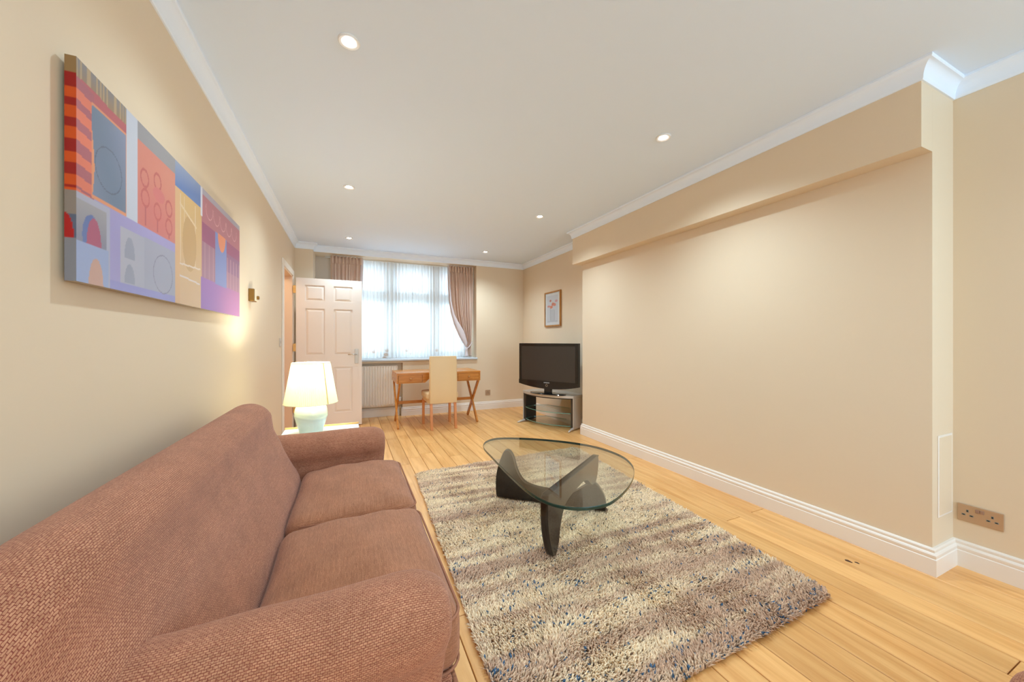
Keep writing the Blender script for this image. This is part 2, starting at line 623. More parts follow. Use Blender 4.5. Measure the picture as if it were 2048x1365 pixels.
def color_grid(name, nu, nv, point, color_fn, mat, parent=None):
    """a flat printed/painted surface: nu x nv quads, colour held per point"""
    u = np.linspace(0, 1, nu + 1); v = np.linspace(0, 1, nv + 1)
    U, V = np.meshgrid(u, v)
    pts = point(U.ravel(), V.ravel())
    idx = np.arange((nu + 1) * (nv + 1)).reshape(nv + 1, nu + 1)
    faces = np.stack([idx[:-1, :-1], idx[:-1, 1:], idx[1:, 1:], idx[1:, :-1]], -1).reshape(-1, 4)
    me = bpy.data.meshes.new(name)
    mesh_from_np(me, pts, faces)
    a = me.color_attributes.new('Col', 'FLOAT_COLOR', 'POINT')
    col = np.ones((len(pts), 4), np.float32)
    col[:, :3] = color_fn(U.ravel(), V.ravel())
    a.data.foreach_set('color', col.ravel())
    return link_mesh(name, me, mat, parent)


def mesh_from_np(me, pts, quads, tris=None):
    nq = len(quads); nt = 0 if tris is None else len(tris)
    me.vertices.add(len(pts))
    me.vertices.foreach_set('co', np.asarray(pts, np.float32).ravel())
    loops = quads.ravel() if tris is None else np.concatenate([quads.ravel(), tris.ravel()])
    me.loops.add(len(loops))
    me.loops.foreach_set('vertex_index', loops.astype(np.int32))
    me.polygons.add(nq + nt)
    starts = np.concatenate([np.arange(nq) * 4, nq * 4 + np.arange(nt) * 3])
    me.polygons.foreach_set('loop_start', starts.astype(np.int32))
    try:
        tot = np.concatenate([np.full(nq, 4), np.full(nt, 3)])
        me.polygons.foreach_set('loop_total', tot.astype(np.int32))
    except Exception:
        pass
    me.update(calc_edges=True)
    me.validate()


def lin(rgb):
    return np.array(srgb(*rgb)[:3])


# ================================================================== the room shell
XL, XB, XF, XN = -0.679, 2.665, 2.845, 2.912      # left wall, breast, far recess, near recess
YB, YS, YR = 5.89, 5.765, -2.6                   # back wall, left pier face, rear wall
B0, B1 = 0.8145, 3.816                            # breast near and far ends
ZC = 2.525
XK, B2, ZK = 2.545, 3.855, 2.117         # bulkhead face, far end, underside

# floor: dark underlay with every oak plank its own piece
floor = struct('floor', box(XL - 0.02, 3.1, YR, 6.0, -0.06, -0.014), GAPM)
PW = 0.1315
row0 = -0.6
joint_fix = {}
i0 = int(math.floor((XL - 0.40) / PW)) - 1
plank_cache = {}


def plank(x0, x1, y0, y1):
    g = 0.0017; ch = 0.0018
    bm = bmesh.new()
    hx, hy = (x1 - x0) / 2 - g, (y1 - y0) / 2 - g
    A = [bm.verts.new(p) for p in ((-hx, -hy, -0.014), (hx, -hy, -0.014), (hx, hy, -0.014), (-hx, hy, -0.014))]
    B = [bm.verts.new(p) for p in ((-hx, -hy, -ch), (hx, -hy, -ch), (hx, hy, -ch), (-hx, hy, -ch))]
    D = [bm.verts.new(p) for p in ((-hx + ch, -hy + ch, 0), (hx - ch, -hy + ch, 0), (hx - ch, hy - ch, 0), (-hx + ch, hy - ch, 0))]
    for P, Q in ((A, B), (B, D)):
        for k in range(4):
            bm.faces.new((P[k], P[(k + 1) % 4], Q[(k + 1) % 4], Q[k]))
    bm.faces.new(D); bm.faces.new(A[::-1])
    o = obj('plank', bm, OAK, floor)
    o.location = ((x0 + x1) / 2, (y0 + y1) / 2, 0)
    return o


for i in range(i0, 40):
    x0 = 0.40 + i * PW; x1 = x0 + PW
    if x1 < XL + 0.005: continue
    if x0 > XN - 0.005: break
    x0c, x1c = max(x0, XL), min(x1, XN)
    fixed = {16: [1.612], 14: [1.601], 13: [0.464], 0: [1.509], 15: [3.1]}.get(i, [])
    ys = []
    y = YR + random.uniform(0.2, 1.4)
    while y < 5.9:
        ys.append(y); y += random.uniform(1.3, 2.3)
    if fixed:
        ys = [t for t in ys if min(abs(t - q) for q in fixed) > 0.9] + fixed
    if i >= 8: ys = [t for t in ys if t in fixed or not (0.25 < t < 1.55)]
    ys = [YR] + sorted(t for t in ys if t < 5.7) + [5.99]
    for ya, yb in zip(ys, ys[1:]):
        plank(x0c, x1c, ya, yb)
bm = bmesh.new()
for k, (kx, ky, a, b_) in enumerate(((2.420, 1.044, 0.010, 0.017), (2.442, 1.018, 0.007, 0.011))):
    vs = [bm.verts.new((kx + a * math.cos(t) * (1 + .25 * math.sin(3 * t + k)), ky + b_ * math.sin(t), 0.0003)) for t in np.linspace(0, 2 * PI, 12, endpoint=False)]
    bm.faces.new(vs)
obj('knot', bm, KNOT, floor)

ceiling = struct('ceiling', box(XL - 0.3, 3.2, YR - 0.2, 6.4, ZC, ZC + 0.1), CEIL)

# left wall with the doorway
D0, D1, DH = 4.775, 5.525, 2.03
bm = bmesh.new()
bx(bm, XL - 0.13, XL, YR - 0.2, D0, -0.06, ZC)
bx(bm, XL - 0.13, XL, D1, 6.4, -0.06, ZC)
bx(bm, XL - 0.13, XL, D0, D1, DH, ZC)
struct('wall_left', bm, WALL)

# back wall: pier, window opening, radiator alcove
WX0, WX1, WZ0, WZ1 = -0.46, 1.965, 0.856, 2.44
YAL = 5.985
bm = bmesh.new()
bx(bm, XL, WX0, YS, 6.4, -0.06, ZC)
bx(bm, WX0, WX1, YB, 6.4, WZ1, ZC)
bx(bm, WX1, 3.15, YB, 6.4, -0.06, ZC)
bx(bm, 0.762, WX1, YB, 6.4, -0.06, WZ0)
bx(bm, WX0, 0.762, YAL, 6.4, -0.06, WZ0)
bx(bm, WX0, 0.762, YB, YAL, 0.83, WZ0)
struct('wall_back', bm, WALL)

bm = bmesh.new()
bx(bm, XF, 3.15, B1, YB, -0.06, ZC)
struct('wall_right', bm, WALL)
bm = bmesh.new()
bx(bm, XN, 3.15, YR - 0.2, B0, -0.06, ZC)
struct('wall_right_recess', bm, WALL)
bm = bmesh.new()
bx(bm, XB, 3.15, B0, B1, -0.06, ZC)
struct('wall_right_breast', bm, WALL)
bm = bmesh.new()
bx(bm, XK, XB - 0.0002, B0, B2, ZK, ZC)
bx(bm, XB - 0.0002, 2.90, B1 + 0.0002, B2, ZK, ZC)
struct('trim_1', bm, WALL)

# rear wall with the window behind the camera
bm = bmesh.new()
bx(bm, XL, 0.8, YR - 0.2, YR, -0.06, ZC)
bx(bm, 2.6, XN, YR - 0.2, YR, -0.06, ZC)
bx(bm, 0.8, 2.6, YR - 0.2, YR, -0.06, 0.7)
bx(bm, 0.8, 2.6, YR - 0.2, YR, 2.3, ZC)
struct('wall_rear', bm, WALL)

# cornice and baseboards
CZ = 2.438
cov = [(0.0, CZ), (0.007, CZ), (0.009, CZ + 0.004)]
for k in range(0, 9):
    a = k / 8 * PI / 2
    cov.append((0.050 - 0.040 * math.cos(a), CZ + 0.006 + 0.066 * math.sin(a)))
cov += [(0.053, CZ + 0.076), (0.053, ZC - 0.0005), (0.0, ZC - 0.0005)]
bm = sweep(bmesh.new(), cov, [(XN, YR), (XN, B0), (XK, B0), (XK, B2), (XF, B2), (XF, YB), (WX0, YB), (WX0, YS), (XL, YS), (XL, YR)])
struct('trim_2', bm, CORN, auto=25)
bbp = [(0.0, 0.0), (0.020, 0.0), (0.020, 0.082), (0.017, 0.086), (0.019, 0.093), (0.019, 0.103), (0.015, 0.110),
       (0.011, 0.113), (0.012, 0.118), (0.012, 0.126), (0.008, 0.132), (0.0, 0.134)]
bm = sweep(bmesh.new(), bbp, [(XN, YR), (XN, B0), (XB, B0), (XB, B1), (XF, B1), (XF, YB), (0.762, YB)])
struct('baseboard_right', bm, TRIM, auto=20)
bm = sweep(bmesh.new(), bbp, [(0.762, YB - 0.012), (0.762, YAL), (WX0, YAL), (WX0, YS), (XL + .001, YS)])
struct('baseboard_back', bm, TRIM, auto=20)
bm = sweep(bmesh.new(), bbp, [(XL, D0 - 0.075), (XL, YR)])
struct('baseboard_left', bm, TRIM, auto=20)

# door lining and architrave
bm = bmesh.new()
bx(bm, XL - 0.15, XL + 0.004, D0 - 0.002, D0 + 0.028, 0, DH)
bx(bm, XL - 0.15, XL + 0.004, D1 - 0.028, D1 + 0.002, 0, DH)
bx(bm, XL - 0.15, XL + 0.004, D0, D1, DH - 0.028, DH + 0.002)
struct('trim_3', bm, WARMLIT)
bm = bmesh.new()
bx(bm, XL, XL + 0.016, D0 - 0.065, D0 + 0.012, 0, DH - 0.0125, 0.003)
bx(bm, XL, XL + 0.016, D1 - 0.012, D1 + 0.065, 0, DH - 0.0125, 0.003)
bx(bm, XL, XL + 0.016, D0 - 0.065, D1 + 0.065, DH - 0.012, DH + 0.06, 0.004)
struct('trim_4', bm, TRIM)

# hallway beyond the door
bm = bmesh.new()
bx(bm, -2.1, -2.0, 3.6, 6.8, -0.06, ZC)
bx(bm, -2.1, XL - 0.13, 6.7, 6.8, -0.06, ZC)
bx(bm, -2.1, XL - 0.13, 3.5, 3.6, -0.06, ZC)
bx(bm, -2.1, XL - 0.13, 3.5, 6.8, ZC, ZC + 0.1)
struct('wall_hall', bm, WALL)
struct('floor_hall', box(-2.1, XL - 0.02, 3.5, 6.8, -0.06, -0.001), OAK)
d = bpy.data.lights.new('hall_light', 'POINT'); d.energy = HALL_W; d.color = (1.0, 0.76, 0.50); d.shadow_soft_size = 0.12
o = bpy.data.objects.new('hall_light', d); o.location = (-1.25, 4.9, 2.2); C.objects.link(o)

# ------------------------------------------------------------------ far window
win = bpy.data.objects.new('window_1', None); C.objects.link(win); win['kind'] = 'structure'
WY = 6.25
bm = bmesh.new()
bx(bm, WX0, WX0 + 0.23, WY - 0.04, WY + 0.1, WZ0 + 0.03, WZ1)  # left jamb widened to block daylight, darkening the gap beside the curtain
bx(bm, WX1 - 0.09, WX1, WY - 0.04, WY + 0.1, WZ0 + 0.03, WZ1)
bx(bm, WX0 + 0.23, WX1 - 0.09, WY - 0.04, WY + 0.1, WZ1 - 0.08, WZ1)
bx(bm, WX0 + 0.23, WX1 - 0.09, WY - 0.04, WY + 0.1, WZ0 + 0.03, WZ0 + 0.1)
obj('window_frame', bm, STONE, win)
mx = [WX0 + 0.23, 0.565, 0.665, 1.28, 1.395, WX1 - 0.09]
for a, b in ((0.565, 0.665), (1.28, 1.395)):
    obj('mullion', box(a, b, WY - 0.06, WY + 0.1, WZ0 + 0.1, WZ1 - 0.08, 0.01), STONE, win)
TZ0, TZ1 = 1.835, 1.935
for a, b in ((mx[0], mx[1]), (mx[2], mx[3]), (mx[4], mx[5])):
    obj('transom', box(a, b, WY - 0.05, WY + 0.1, TZ0, TZ1, 0.008), STONE, win)
    for z0, z1 in ((WZ0 + 0.1, TZ0), (TZ1, WZ1 - 0.08)):
        bm = bmesh.new()
        t = 0.03
        bx(bm, a, a + t, WY, WY + 0.04, z0, z1); bx(bm, b - t, b, WY, WY + 0.04, z0, z1)
        bx(bm, a + t, b - t, WY, WY + 0.04, z0, z0 + t); bx(bm, a + t, b - t, WY, WY + 0.04, z1 - t, z1)
        sash = obj('sash', bm, LEADM, win)
        obj('pane', box(a + t, b - t, WY + 0.018, WY + 0.022, z0 + t, z1 - t), GLASS, sash)
    h = obj('stay_handle', box((a + b) / 2 - 0.05, (a + b) / 2 + 0.05, WY - 0.03, WY, TZ1 + 0.03, TZ1 + 0.042), CHROME, win)
sill = struct('trim_5', box(WX0 - 0.005, WX1 + 0.012, YB - 0.03, 6.2, WZ0 + 0.002, WZ0 + 0.032, 0.006), WHITEW)

# rear window frame and pane
rw = bpy.data.objects.new('window_2', None); C.objects.link(rw); rw['kind'] = 'structure'
bm = bmesh.new()
for a in (0.8, 1.67, 2.54):
    bx(bm, a, a + 0.06, YR - 0.12, YR - 0.06, 0.7, 2.3)
bx(bm, 0.8, 2.6, YR - 0.12, YR - 0.06, 0.7, 0.76); bx(bm, 0.8, 2.6, YR - 0.12, YR - 0.06, 2.24, 2.3)
obj('window_frame', bm, TRIM, rw)
obj('pane', box(0.86, 2.54, YR - 0.092, YR - 0.088, 0.76, 2.24), GLASS, rw)

# the street outside
b_ = thing('building', 'pale street building seen blurred through the white sheer curtain', 'building', (1.0, 15.0, -2.5))
bm = box(-8, 9, 0, 3, 0, 6.2); obj('wall', bm, EXTW, b_)
obj('upper_wall', box(-8, 9, 0.02, 3, 6.2, 8.6), EXTB, b_)
for k in range(6):
    obj('window', box(-7 + k * 2.6, -5.6 + k * 2.6, -0.05, 0.05, 2.6, 4.6), LEADM, b_)
struct('floor_street', box(-12, 14, 6.9, 15, -2.6, -2.5), PAVE)

# ================================================================== six-panel door
door = bpy.data.objects.new('door_1', None); C.objects.link(door); door['kind'] = 'structure'
door.location = (-0.633, 5.495, 0.012)
LW, LH = 0.795, 1.985
bm = bmesh.new()
cols = [(0.105, 0.335), (0.445, 0.675)]
rows = [(0.185, 0.80), (0.965, 1.585), (1.685, 1.895)]
bx(bm, 0, LW, 0.010, 0.040, 0, LH)
# stiles and rails proud of the field on both faces
for y0, y1 in ((0.0, 0.0101), (0.0399, 0.044)):
    xs = [0, cols[0][0], cols[0][1], cols[1][0], cols[1][1], LW]
    for a, b in ((xs[0], xs[1]), (xs[2], xs[3]), (xs[4], xs[5])):
        bx(bm, a, b, y0, y1, 0, LH)
    zs = [0, rows[0][0], rows[0][1], rows[1][0], rows[1][1], rows[2][0], rows[2][1], LH]
    for a, b in ((zs[0], zs[1]), (zs[2], zs[3]), (zs[4], zs[5]), (zs[6], zs[7])):
        for c0, c1 in cols:
            bx(bm, c0, c1, y0, y1, a, b)
obj('door_leaf', bm, DOORW, door)
for c0, c1 in cols:
    for r0, r1 in rows:
        bm = bmesh.new()
        # raised field with a sloping moulded margin
        e = 0.012; g = 0.036
        o_ = [(c0 + e, r0 + e), (c1 - e, r0 + e), (c1 - e, r1 - e), (c0 + e, r1 - e)]
        i_ = [(c0 + g, r0 + g), (c1 - g, r0 + g), (c1 - g, r1 - g), (c0 + g, r1 - g)]
        A = [bm.verts.new((x, 0.0115, z)) for x, z in o_]
        A2 = [bm.verts.new((x, 0.0095, z)) for x, z in o_]
        B = [bm.verts.new((x, 0.002, z)) for x, z in i_]
        for P, Q in ((A, A2), (A2, B)):
            for k in range(4): bm.faces.new((P[k], P[(k + 1) % 4], Q[(k + 1) % 4], Q[k]))
        bm.faces.new(B); bm.faces.new(A[::-1])
        obj('panel', bm, DOORW, door)
h = obj('handle_plate', box(0.704, 0.752, -0.007, 0.0, 0.845, 1.045, 0.004), SILVER, door)
h['label'] = 'satin metal handle plate'
bm = bmesh.new()
tube(bm, [(0.730, -0.006, 0.972), (0.730, -0.045, 0.972), (0.722, -0.055, 0.972), (0.62, -0.055, 0.972)], 0.008, 10)
obj('lever', bm, CHROME, h, smooth=True)
for z in (0.22, 1.02, 1.78):
    hg = obj('hinge', box(-0.034, 0.0, -0.003, 0.004, z, z + 0.1), GOLDW, door)

# ================================================================== ceiling downlights
ring_bm = bmesh.new()
lathe(ring_bm, [(0.047, 0), (0.047, -0.004), (0.043, -0.008), (0.034, -0.006), (0.0235, -0.002), (0.0235, 0.0)], 32, cap0=False, cap1=False)
me_ring = bpy.data.meshes.new('ring'); ring_bm.to_mesh(me_ring); ring_bm.free()
me_ring.materials.append(FIXW)
bulb_bm = bmesh.new()
lathe(bulb_bm, [(0.0245, -0.0022), (0.020, -0.0045), (0.010, -0.0055), (0.001, -0.0058)], 24)
me_bulb = bpy.data.meshes.new('lamp_bulb'); bulb_bm.to_mesh(me_bulb); bulb_bm.free()
me_bulb.materials.append(BULB)
spots = []
for pw_ in (DOWNLIGHT_LEFT_W, DOWNLIGHT_RIGHT_W, DOWNLIGHT_REAR_W):
    spot = bpy.data.lights.new('downlight_beam', 'SPOT')
    spot.energy = pw_; spot.color = (0.66, 0.86, 1.0)
    spot.spot_size = math.radians(142); spot.spot_blend = 1.0; spot.shadow_soft_size = 0.03
    spots.append(spot)
dl_pos = [(0.0, 1.808, 'largest ceiling downlight of all, above the brown sofa'),
          (1.908, 1.81, 'largest downlight of the right hand ceiling row, beside the long bulkhead'),
          (0.0, 3.52, 'second downlight of the left ceiling row, in the glow above the lit table lamp'),
          (1.895, 3.51, 'middle downlight of the right hand ceiling row, near the far end of the bulkhead'),
          (0.0, 5.265, 'small far downlight in front of the left curtain'),
          (1.895, 5.245, 'small far downlight between window and television corner')]
for k, (x, y, lb) in enumerate(dl_pos + [(0.0, 0.05, None), (1.86, 0.05, None), (0.0, -1.65, None), (1.86, -1.65, None)]):
    if lb is None:
        lb = ['ceiling downlight straight above the camera', 'ceiling downlight above the brown armchair',
              'ceiling downlight at the rear left behind the camera', 'ceiling downlight at the rear right behind the camera'][k - 6]
    t = thing('downlight', lb, 'downlight', (x, y, ZC - 0.0005), 0, 'recessed ceiling downlights')
    r_ = bpy.data.objects.new('ring', me_ring); C.objects.link(r_); r_.parent = t
    b_ = bpy.data.objects.new('lamp_bulb', me_bulb); C.objects.link(b_); b_.parent = t
    s_ = bpy.data.objects.new('downlight_beam', spots[2 if y < 1 else (1 if x > 1 else 0)]); C.objects.link(s_); s_.parent = t; s_.location = (0, 0, -0.02)

# ================================================================== rug
RQ = np.array([(0.428, 0.885), (2.022, 0.925), (2.239, 3.345), (0.524, 3.251)])


def rug_xy(u, v):
    u = u[:, None]; v = v[:, None]
    return (1 - u) * (1 - v) * RQ[0] + u * (1 - v) * RQ[1] + u * v * RQ[2] + (1 - u) * v * RQ[3]


rug = thing('shag_rug', 'beige and taupe striped shag rug with blue flecks under the glass table', 'rug', (0, 0, 0))
bm = prism(bmesh.new(), [tuple(p + (RQ.mean(0) - p) * 0.012) for p in RQ], 0.0005, 0.006)
obj('backing', bm, RUGB, rug)
nu, nv = 270, 395
gu, gv = np.meshgrid((np.arange(nu) + .5) / nu, (np.arange(nv) + .5) / nv)
gu = np.clip(gu.ravel() + rng.uniform(-.7, .7, gu.size) / nu, 0.002, 0.998)
gv = np.clip(gv.ravel() + rng.uniform(-.7, .7, gv.size) / nv, 0.002, 0.998)
N = gu.size
cu_ = np.minimum(gu, 1 - gu) * 1.65; cv_ = np.minimum(gv, 1 - gv) * 2.42
rc_ = 0.05
keep = ~((cu_ < rc_) & (cv_ < rc_) & (np.hypot(rc_ - cu_, rc_ - cv_) > rc_))
gu, gv = gu[keep], gv[keep]
N = gu.size
xy = rug_xy(gu, gv)
x, y = xy[:, 0], xy[:, 1]


def smooth_noise(x, y, seed, f):
    r2 = np.random.default_rng(seed)
    s = np.zeros_like(x)
    for k in range(8):
        fx, fy = r2.normal(0, f[0]), r2.normal(0, f[1])
        s += np.sin(fx * x + fy * y + r2.uniform(0, 6.28))
    return s / 8 ** .5


stripe = (0.45 * smooth_noise(x * 0.6, y, 3, (1.0, 16)) + 0.65 * smooth_noise(x, y, 5, (2.0, 42)) + 0.5 * smooth_noise(x, y, 6, (6, 30))
          + 0.30 * smooth_noise(x, y, 9, (25, 60)) + rng.normal(0, .30, N))
tt = 1 / (1 + np.exp(-3.0 * (stripe + 0.18)))
edge = np.clip((0.06 - gv) / 0.06, 0, 1)
tt = tt * (1 - 0.8 * edge)
cream, taupe = lin((255, 228, 190)), lin((212, 174, 146))
col = taupe[None] * (1 - tt[:, None]) + cream[None] * tt[:, None]
col *= rng.uniform(0.78, 1.12, (N, 1))
dark = rng.random(N) < 0.02
col[dark] = lin((112, 92, 78))
blue_p = 0.010 + 0.045 * np.clip(smooth_noise(x, y, 21, (3, 24)) + smooth_noise(x, y, 22, (14, 14)) * .7 - 0.45, 0, 1) + 0.035 * edge
blue_p *= np.clip(1.25 - gv, 0.25, 1.1)
blue = rng.random(N) < blue_p
col[blue] = lin((76, 102, 128)) * rng.uniform(.6, 1.2, (blue.sum(), 1))
hgt = 0.024 * rng.uniform(0.75, 1.2, N) * (1 + 0.10 * smooth_noise(x, y, 31, (45, 70)))
ang = 2.4 * smooth_noise(x, y, 41, (9, 9)) + rng.normal(0, 0.9, N)
hgt = np.minimum(hgt, 0.0285)
lean = 0.016 * rng.uniform(0.3, 1.2, N)
# tufts at the border lean outward over the edge
dx, dy = np.cos(ang) * lean, np.sin(ang) * lean
dx += np.where(gu > 0.992, 0.008, 0) - np.where(gu < 0.008, 0.008, 0)
dy -= np.where(gv < 0.008, 0.012, 0)
dy += np.where(gv > 0.992, 0.006, 0)
wd = 0.0034 * rng.uniform(0.8, 1.3, N) * np.where(blue, 1.45, 1.0)
pts = np.zeros((N, 7, 3), np.float32)
a0 = rng.uniform(0, 2 * PI, N)
for k in range(3):
    ca, sa = np.cos(a0 + k * 2 * PI / 3), np.sin(a0 + k * 2 * PI / 3)
    pts[:, k, 0] = x + ca * wd; pts[:, k, 1] = y + sa * wd; pts[:, k, 2] = 0.004
    pts[:, 3 + k, 0] = x + ca * wd * 1.05 + dx * 0.45; pts[:, 3 + k, 1] = y + sa * wd * 1.05 + dy * 0.45; pts[:, 3 + k, 2] = hgt * 0.72
pts[:, 6, 0] = x + dx; pts[:, 6, 1] = y + dy; pts[:, 6, 2] = hgt
base = (np.arange(N) * 7)[:, None]
quads = np.concatenate([base + np.array([[k, (k + 1) % 3, 3 + (k + 1) % 3, 3 + k]]) for k in range(3)])
tris = np.concatenate([base + np.array([[3 + k, 3 + (k + 1) % 3, 6]]) for k in range(3)])
me = bpy.data.meshes.new('pile')
mesh_from_np(me, pts.reshape(-1, 3), quads, tris)
ca_ = me.color_attributes.new('Col', 'FLOAT_COLOR', 'POINT')
cc = np.ones((N, 7, 4), np.float32)
cc[:, :, :3] = col[:, None, :]
ca_.data.foreach_set('color', cc.ravel())
pile = link_mesh('pile', me, PILE, rug, smooth=True)
pile['kind'] = 'stuff'

# ================================================================== glass coffee table
RZ = 0.0290     # top of the pile
outl = [(0.898, 2.53), (0.975, 2.675), (1.105, 2.717), (1.318, 2.606), (1.526, 2.417), (1.656, 2.213), (1.689, 1.985), (1.628, 1.795), (1.511, 1.650),
        (1.350, 1.520), (1.166, 1.420), (1.053, 1.408), (0.955, 1.440), (0.878, 1.530), (0.845, 1.69), (0.850, 1.943), (0.873, 2.283)]
ctr = (1.21, 2.03)
table = thing('coffee_table', 'rounded triangular glass coffee table on sculptural black wooden base on the rug', 'table', (ctr[0], ctr[1], 0))
outl = [(a - ctr[0], b - ctr[1]) for a, b in catmull(outl, 6)]
GZ0, GZ1 = 0.377, 0.393
bm = bmesh.new()
lay = [(0.997, GZ0), (1.0, GZ0 + 0.003), (1.0, GZ1 - 0.003), (0.997, GZ1)]
rings = [[bm.verts.new((a * s, b * s, z)) for a, b in outl] for s, z in lay]
f0 = bm.faces.new(rings[0][::-1]); f1 = bm.faces.new(rings[-1])
f0.material_index = f1.material_index = 0
n = len(outl)
for A, B in zip(rings, rings[1:]):
    for k in range(n):
        f_ = bm.faces.new((A[k], A[(k + 1) % n], B[(k + 1) % n], B[k])); f_.material_index = 1
top = obj('glass_top', bm, [TGLASS, GEDGE], table)
pa = catmull([(0.0, RZ), (-0.010, 0.11), (-0.004, 0.20), (0.020, 0.29), (0.052, 0.362), (0.075, 0.3765), (0.098, 0.364), (0.122, 0.325), (0.148, 0.235), (0.200, 0.160),
              (0.280, 0.132), (0.380, 0.122), (0.480, 0.116), (0.56, 0.130), (0.625, 0.175), (0.675, 0.205), (0.72, 0.195), (0.762, 0.13), (0.776, 0.07), (0.770, RZ + .006), (0.755, RZ), (0.40, RZ), (0.05, RZ)], 4)


def base_piece(A, B, flip):
    A = np.array(A) - np.array(ctr); B = np.array(B) - np.array(ctr)
    L = np.linalg.norm(B - A); u = (B - A) / L; nn_ = np.array([-u[1], u[0]])
    sc_ = 1.0
    bm = bmesh.new()
    pts_ = [(a, min(GZ0, max(RZ, z))) for a, z in pa]
    if flip: pts_ = [(a, GZ0 + RZ - z) for a, z in pts_]
    to = lambda a, z, w: (A[0] + u[0] * a * sc_ + nn_[0] * w, A[1] + u[1] * a * sc_ + nn_[1] * w, z)
    th = 0.022
    # slightly rounded slab
    secs = [(-th, 0.985), (-th * 0.75, 1.0), (th * 0.75, 1.0), (th, 0.985)]
    rings = []
    cxx = 0.38; czz = 0.2
    for w, s in secs:
        rings.append([bm.verts.new(to(cxx + (a - cxx) * (1 - (1 - s) * 0.6), czz + (z - czz) * (s if s < 1 else 1), w)) for a, z in pts_])
    bm.faces.new(rings[0][::-1]); bm.faces.new(rings[-1])
    n = len(pts_)
    for P, Q in zip(rings, rings[1:]):
        for k in range(n): bm.faces.new((P[k], P[(k + 1) % n], Q[(k + 1) % n], Q[k]))
    bm.normal_update(); bmesh.ops.triangulate(bm, faces=[f_ for f_ in bm.faces if len(f_.verts) > 4])
    return obj('base_piece', bm, BLACKW, table, auto=35)


base_piece((1.0, 2.502), (1.571, 1.997), False)
base_piece((0.921, 1.651), (1.563, 2.083), True)

# ================================================================== sofa


def arc(cx_, cz_, r, a0, a1, k):
    return [(cx_ + r * math.cos(math.radians(a0 + (a1 - a0) * i / k)), cz_ + r * math.sin(math.radians(a0 + (a1 - a0) * i / k))) for i in range(k + 1)]


def back_profile():
    p = [(-0.580, 0.05), (-0.585, 0.40)]
    p += arc(-0.475, 0.744, 0.102, 190, 20, 16)
    p += [(-0.368, 0.70), (-0.34, 0.64), (-0.315, 0.57), (-0.275, 0.49), (-0.245, 0.43), (-0.235, 0.36), (-0.235, 0.20), (-0.235, 0.05)]
    return catmull(p, 2, True)


def make_back(name, parent, y0, y1, R0, R1, mat=FAB_ARM, X0=-0.575):
    prof = back_profile()
    ys = np.concatenate([y0 + R0 * (1 - np.cos(np.linspace(0, PI / 2, 14))), np.linspace(y0 + R0, y1 - R1, 12)[1:-1], y1 - R1 * (1 - np.cos(np.linspace(PI / 2, 0, 16)))])
    rings = []
    for yy in ys:
        g = 1.0
        if yy < y0 + R0: g = math.sqrt(max(0, 1 - ((y0 + R0 - yy) / R0) ** 2))
        if yy > y1 - R1: g = math.sqrt(max(0, 1 - ((yy - y1 + R1) / R1) ** 2))
        ring = []
        for (px, pz) in prof:
            k = 0.60 + 0.40 * g
            zz = pz if pz < 0.2 else 0.2 + (pz - 0.2) * k
            xx = X0 + (px - X0) * (0.45 + 0.55 * g)
            ring.append((xx, yy, zz))
        rings.append(ring)
    return loft(name, rings, list(ys), mat, parent)


def make_arm(name, parent, yc, inner, x0, x1, zc=0.533, r=0.097, bo=-0.055, bi=0.085, mat=FAB_ARM):
    """rolled arm: 'inner' is +1 when the seat lies towards +Y"""
    s = inner
    out = [(bo, 0.03), (bo, 0.25), (bo, zc - 0.11)]
    out += arc(0, zc, r, 225, -35, 22)
    out += [(bi, zc - 0.09), (bi, 0.30), (bi, 0.03)]
    prof = out
    xs = list(np.linspace(x0, x1 - 0.11, 10)) + [x1 - 0.11 + 0.11 * math.sin(t) for t in np.linspace(0.15, PI / 2, 10)]
    rings = []
    for xx in xs:
        q = max(0.0, (xx - (x1 - 0.11)) / 0.11)
        k = (1 - q ** 2.6) ** 0.5 if q < 1 else 0.0
        k = 0.42 + 0.58 * k
        ring = []
        for (a, z) in prof:
            w = min(1.0, max(0.0, (z - 0.30) / 0.15))
            kk = 1 - (1 - k) * w
            xb = xx - (0.05 * q) * (1 - w)
            # gentle sag and wrinkling of the loose cover
            wr = 0.0035 * math.sin(23 * xx + 9 * z) * w + 0.004 * math.sin(11 * a * 10 + 17 * xx) * (1 - w)
            zz = zc + (z - zc) * kk if z > 0.30 else z
            ring.append((xb, yc + s * (a * kk + wr), zz + 0.003 * math.sin(9 * xx + 1.0) * w))
        rings.append(ring)
    return loft(name, rings, xs, mat, parent)


def piping(parent, x0, x1, y0, y1, z, r, rad=0.006, crown=0.0, mat=None):
    pts_ = [(x0 + 0.05, y0, z)]
    for cx_, cy_, a0 in ((x1 - r, y0 + r, 270), (x1 - r, y1 - r, 0)):
        for k in range(7):
            a = math.radians(a0 + 90 * k / 6)
            pts_.append((cx_ + r * math.cos(a), cy_ + r * math.sin(a), z))
    pts_.append((x0 + 0.05, y1, z))
    full = []
    for p, q in zip(pts_, pts_[1:]):
        L = math.dist(p, q); m_ = max(1, int(L / 0.06))
        for k in range(m_):
            t_ = k / m_
            full.append(tuple(p[j] + (q[j] - p[j]) * t_ for j in range(3)))
    full.append(pts_[-1])
    return obj('piping', tube(bmesh.new(), full, rad, 8), mat or PIPING, parent, smooth=True)


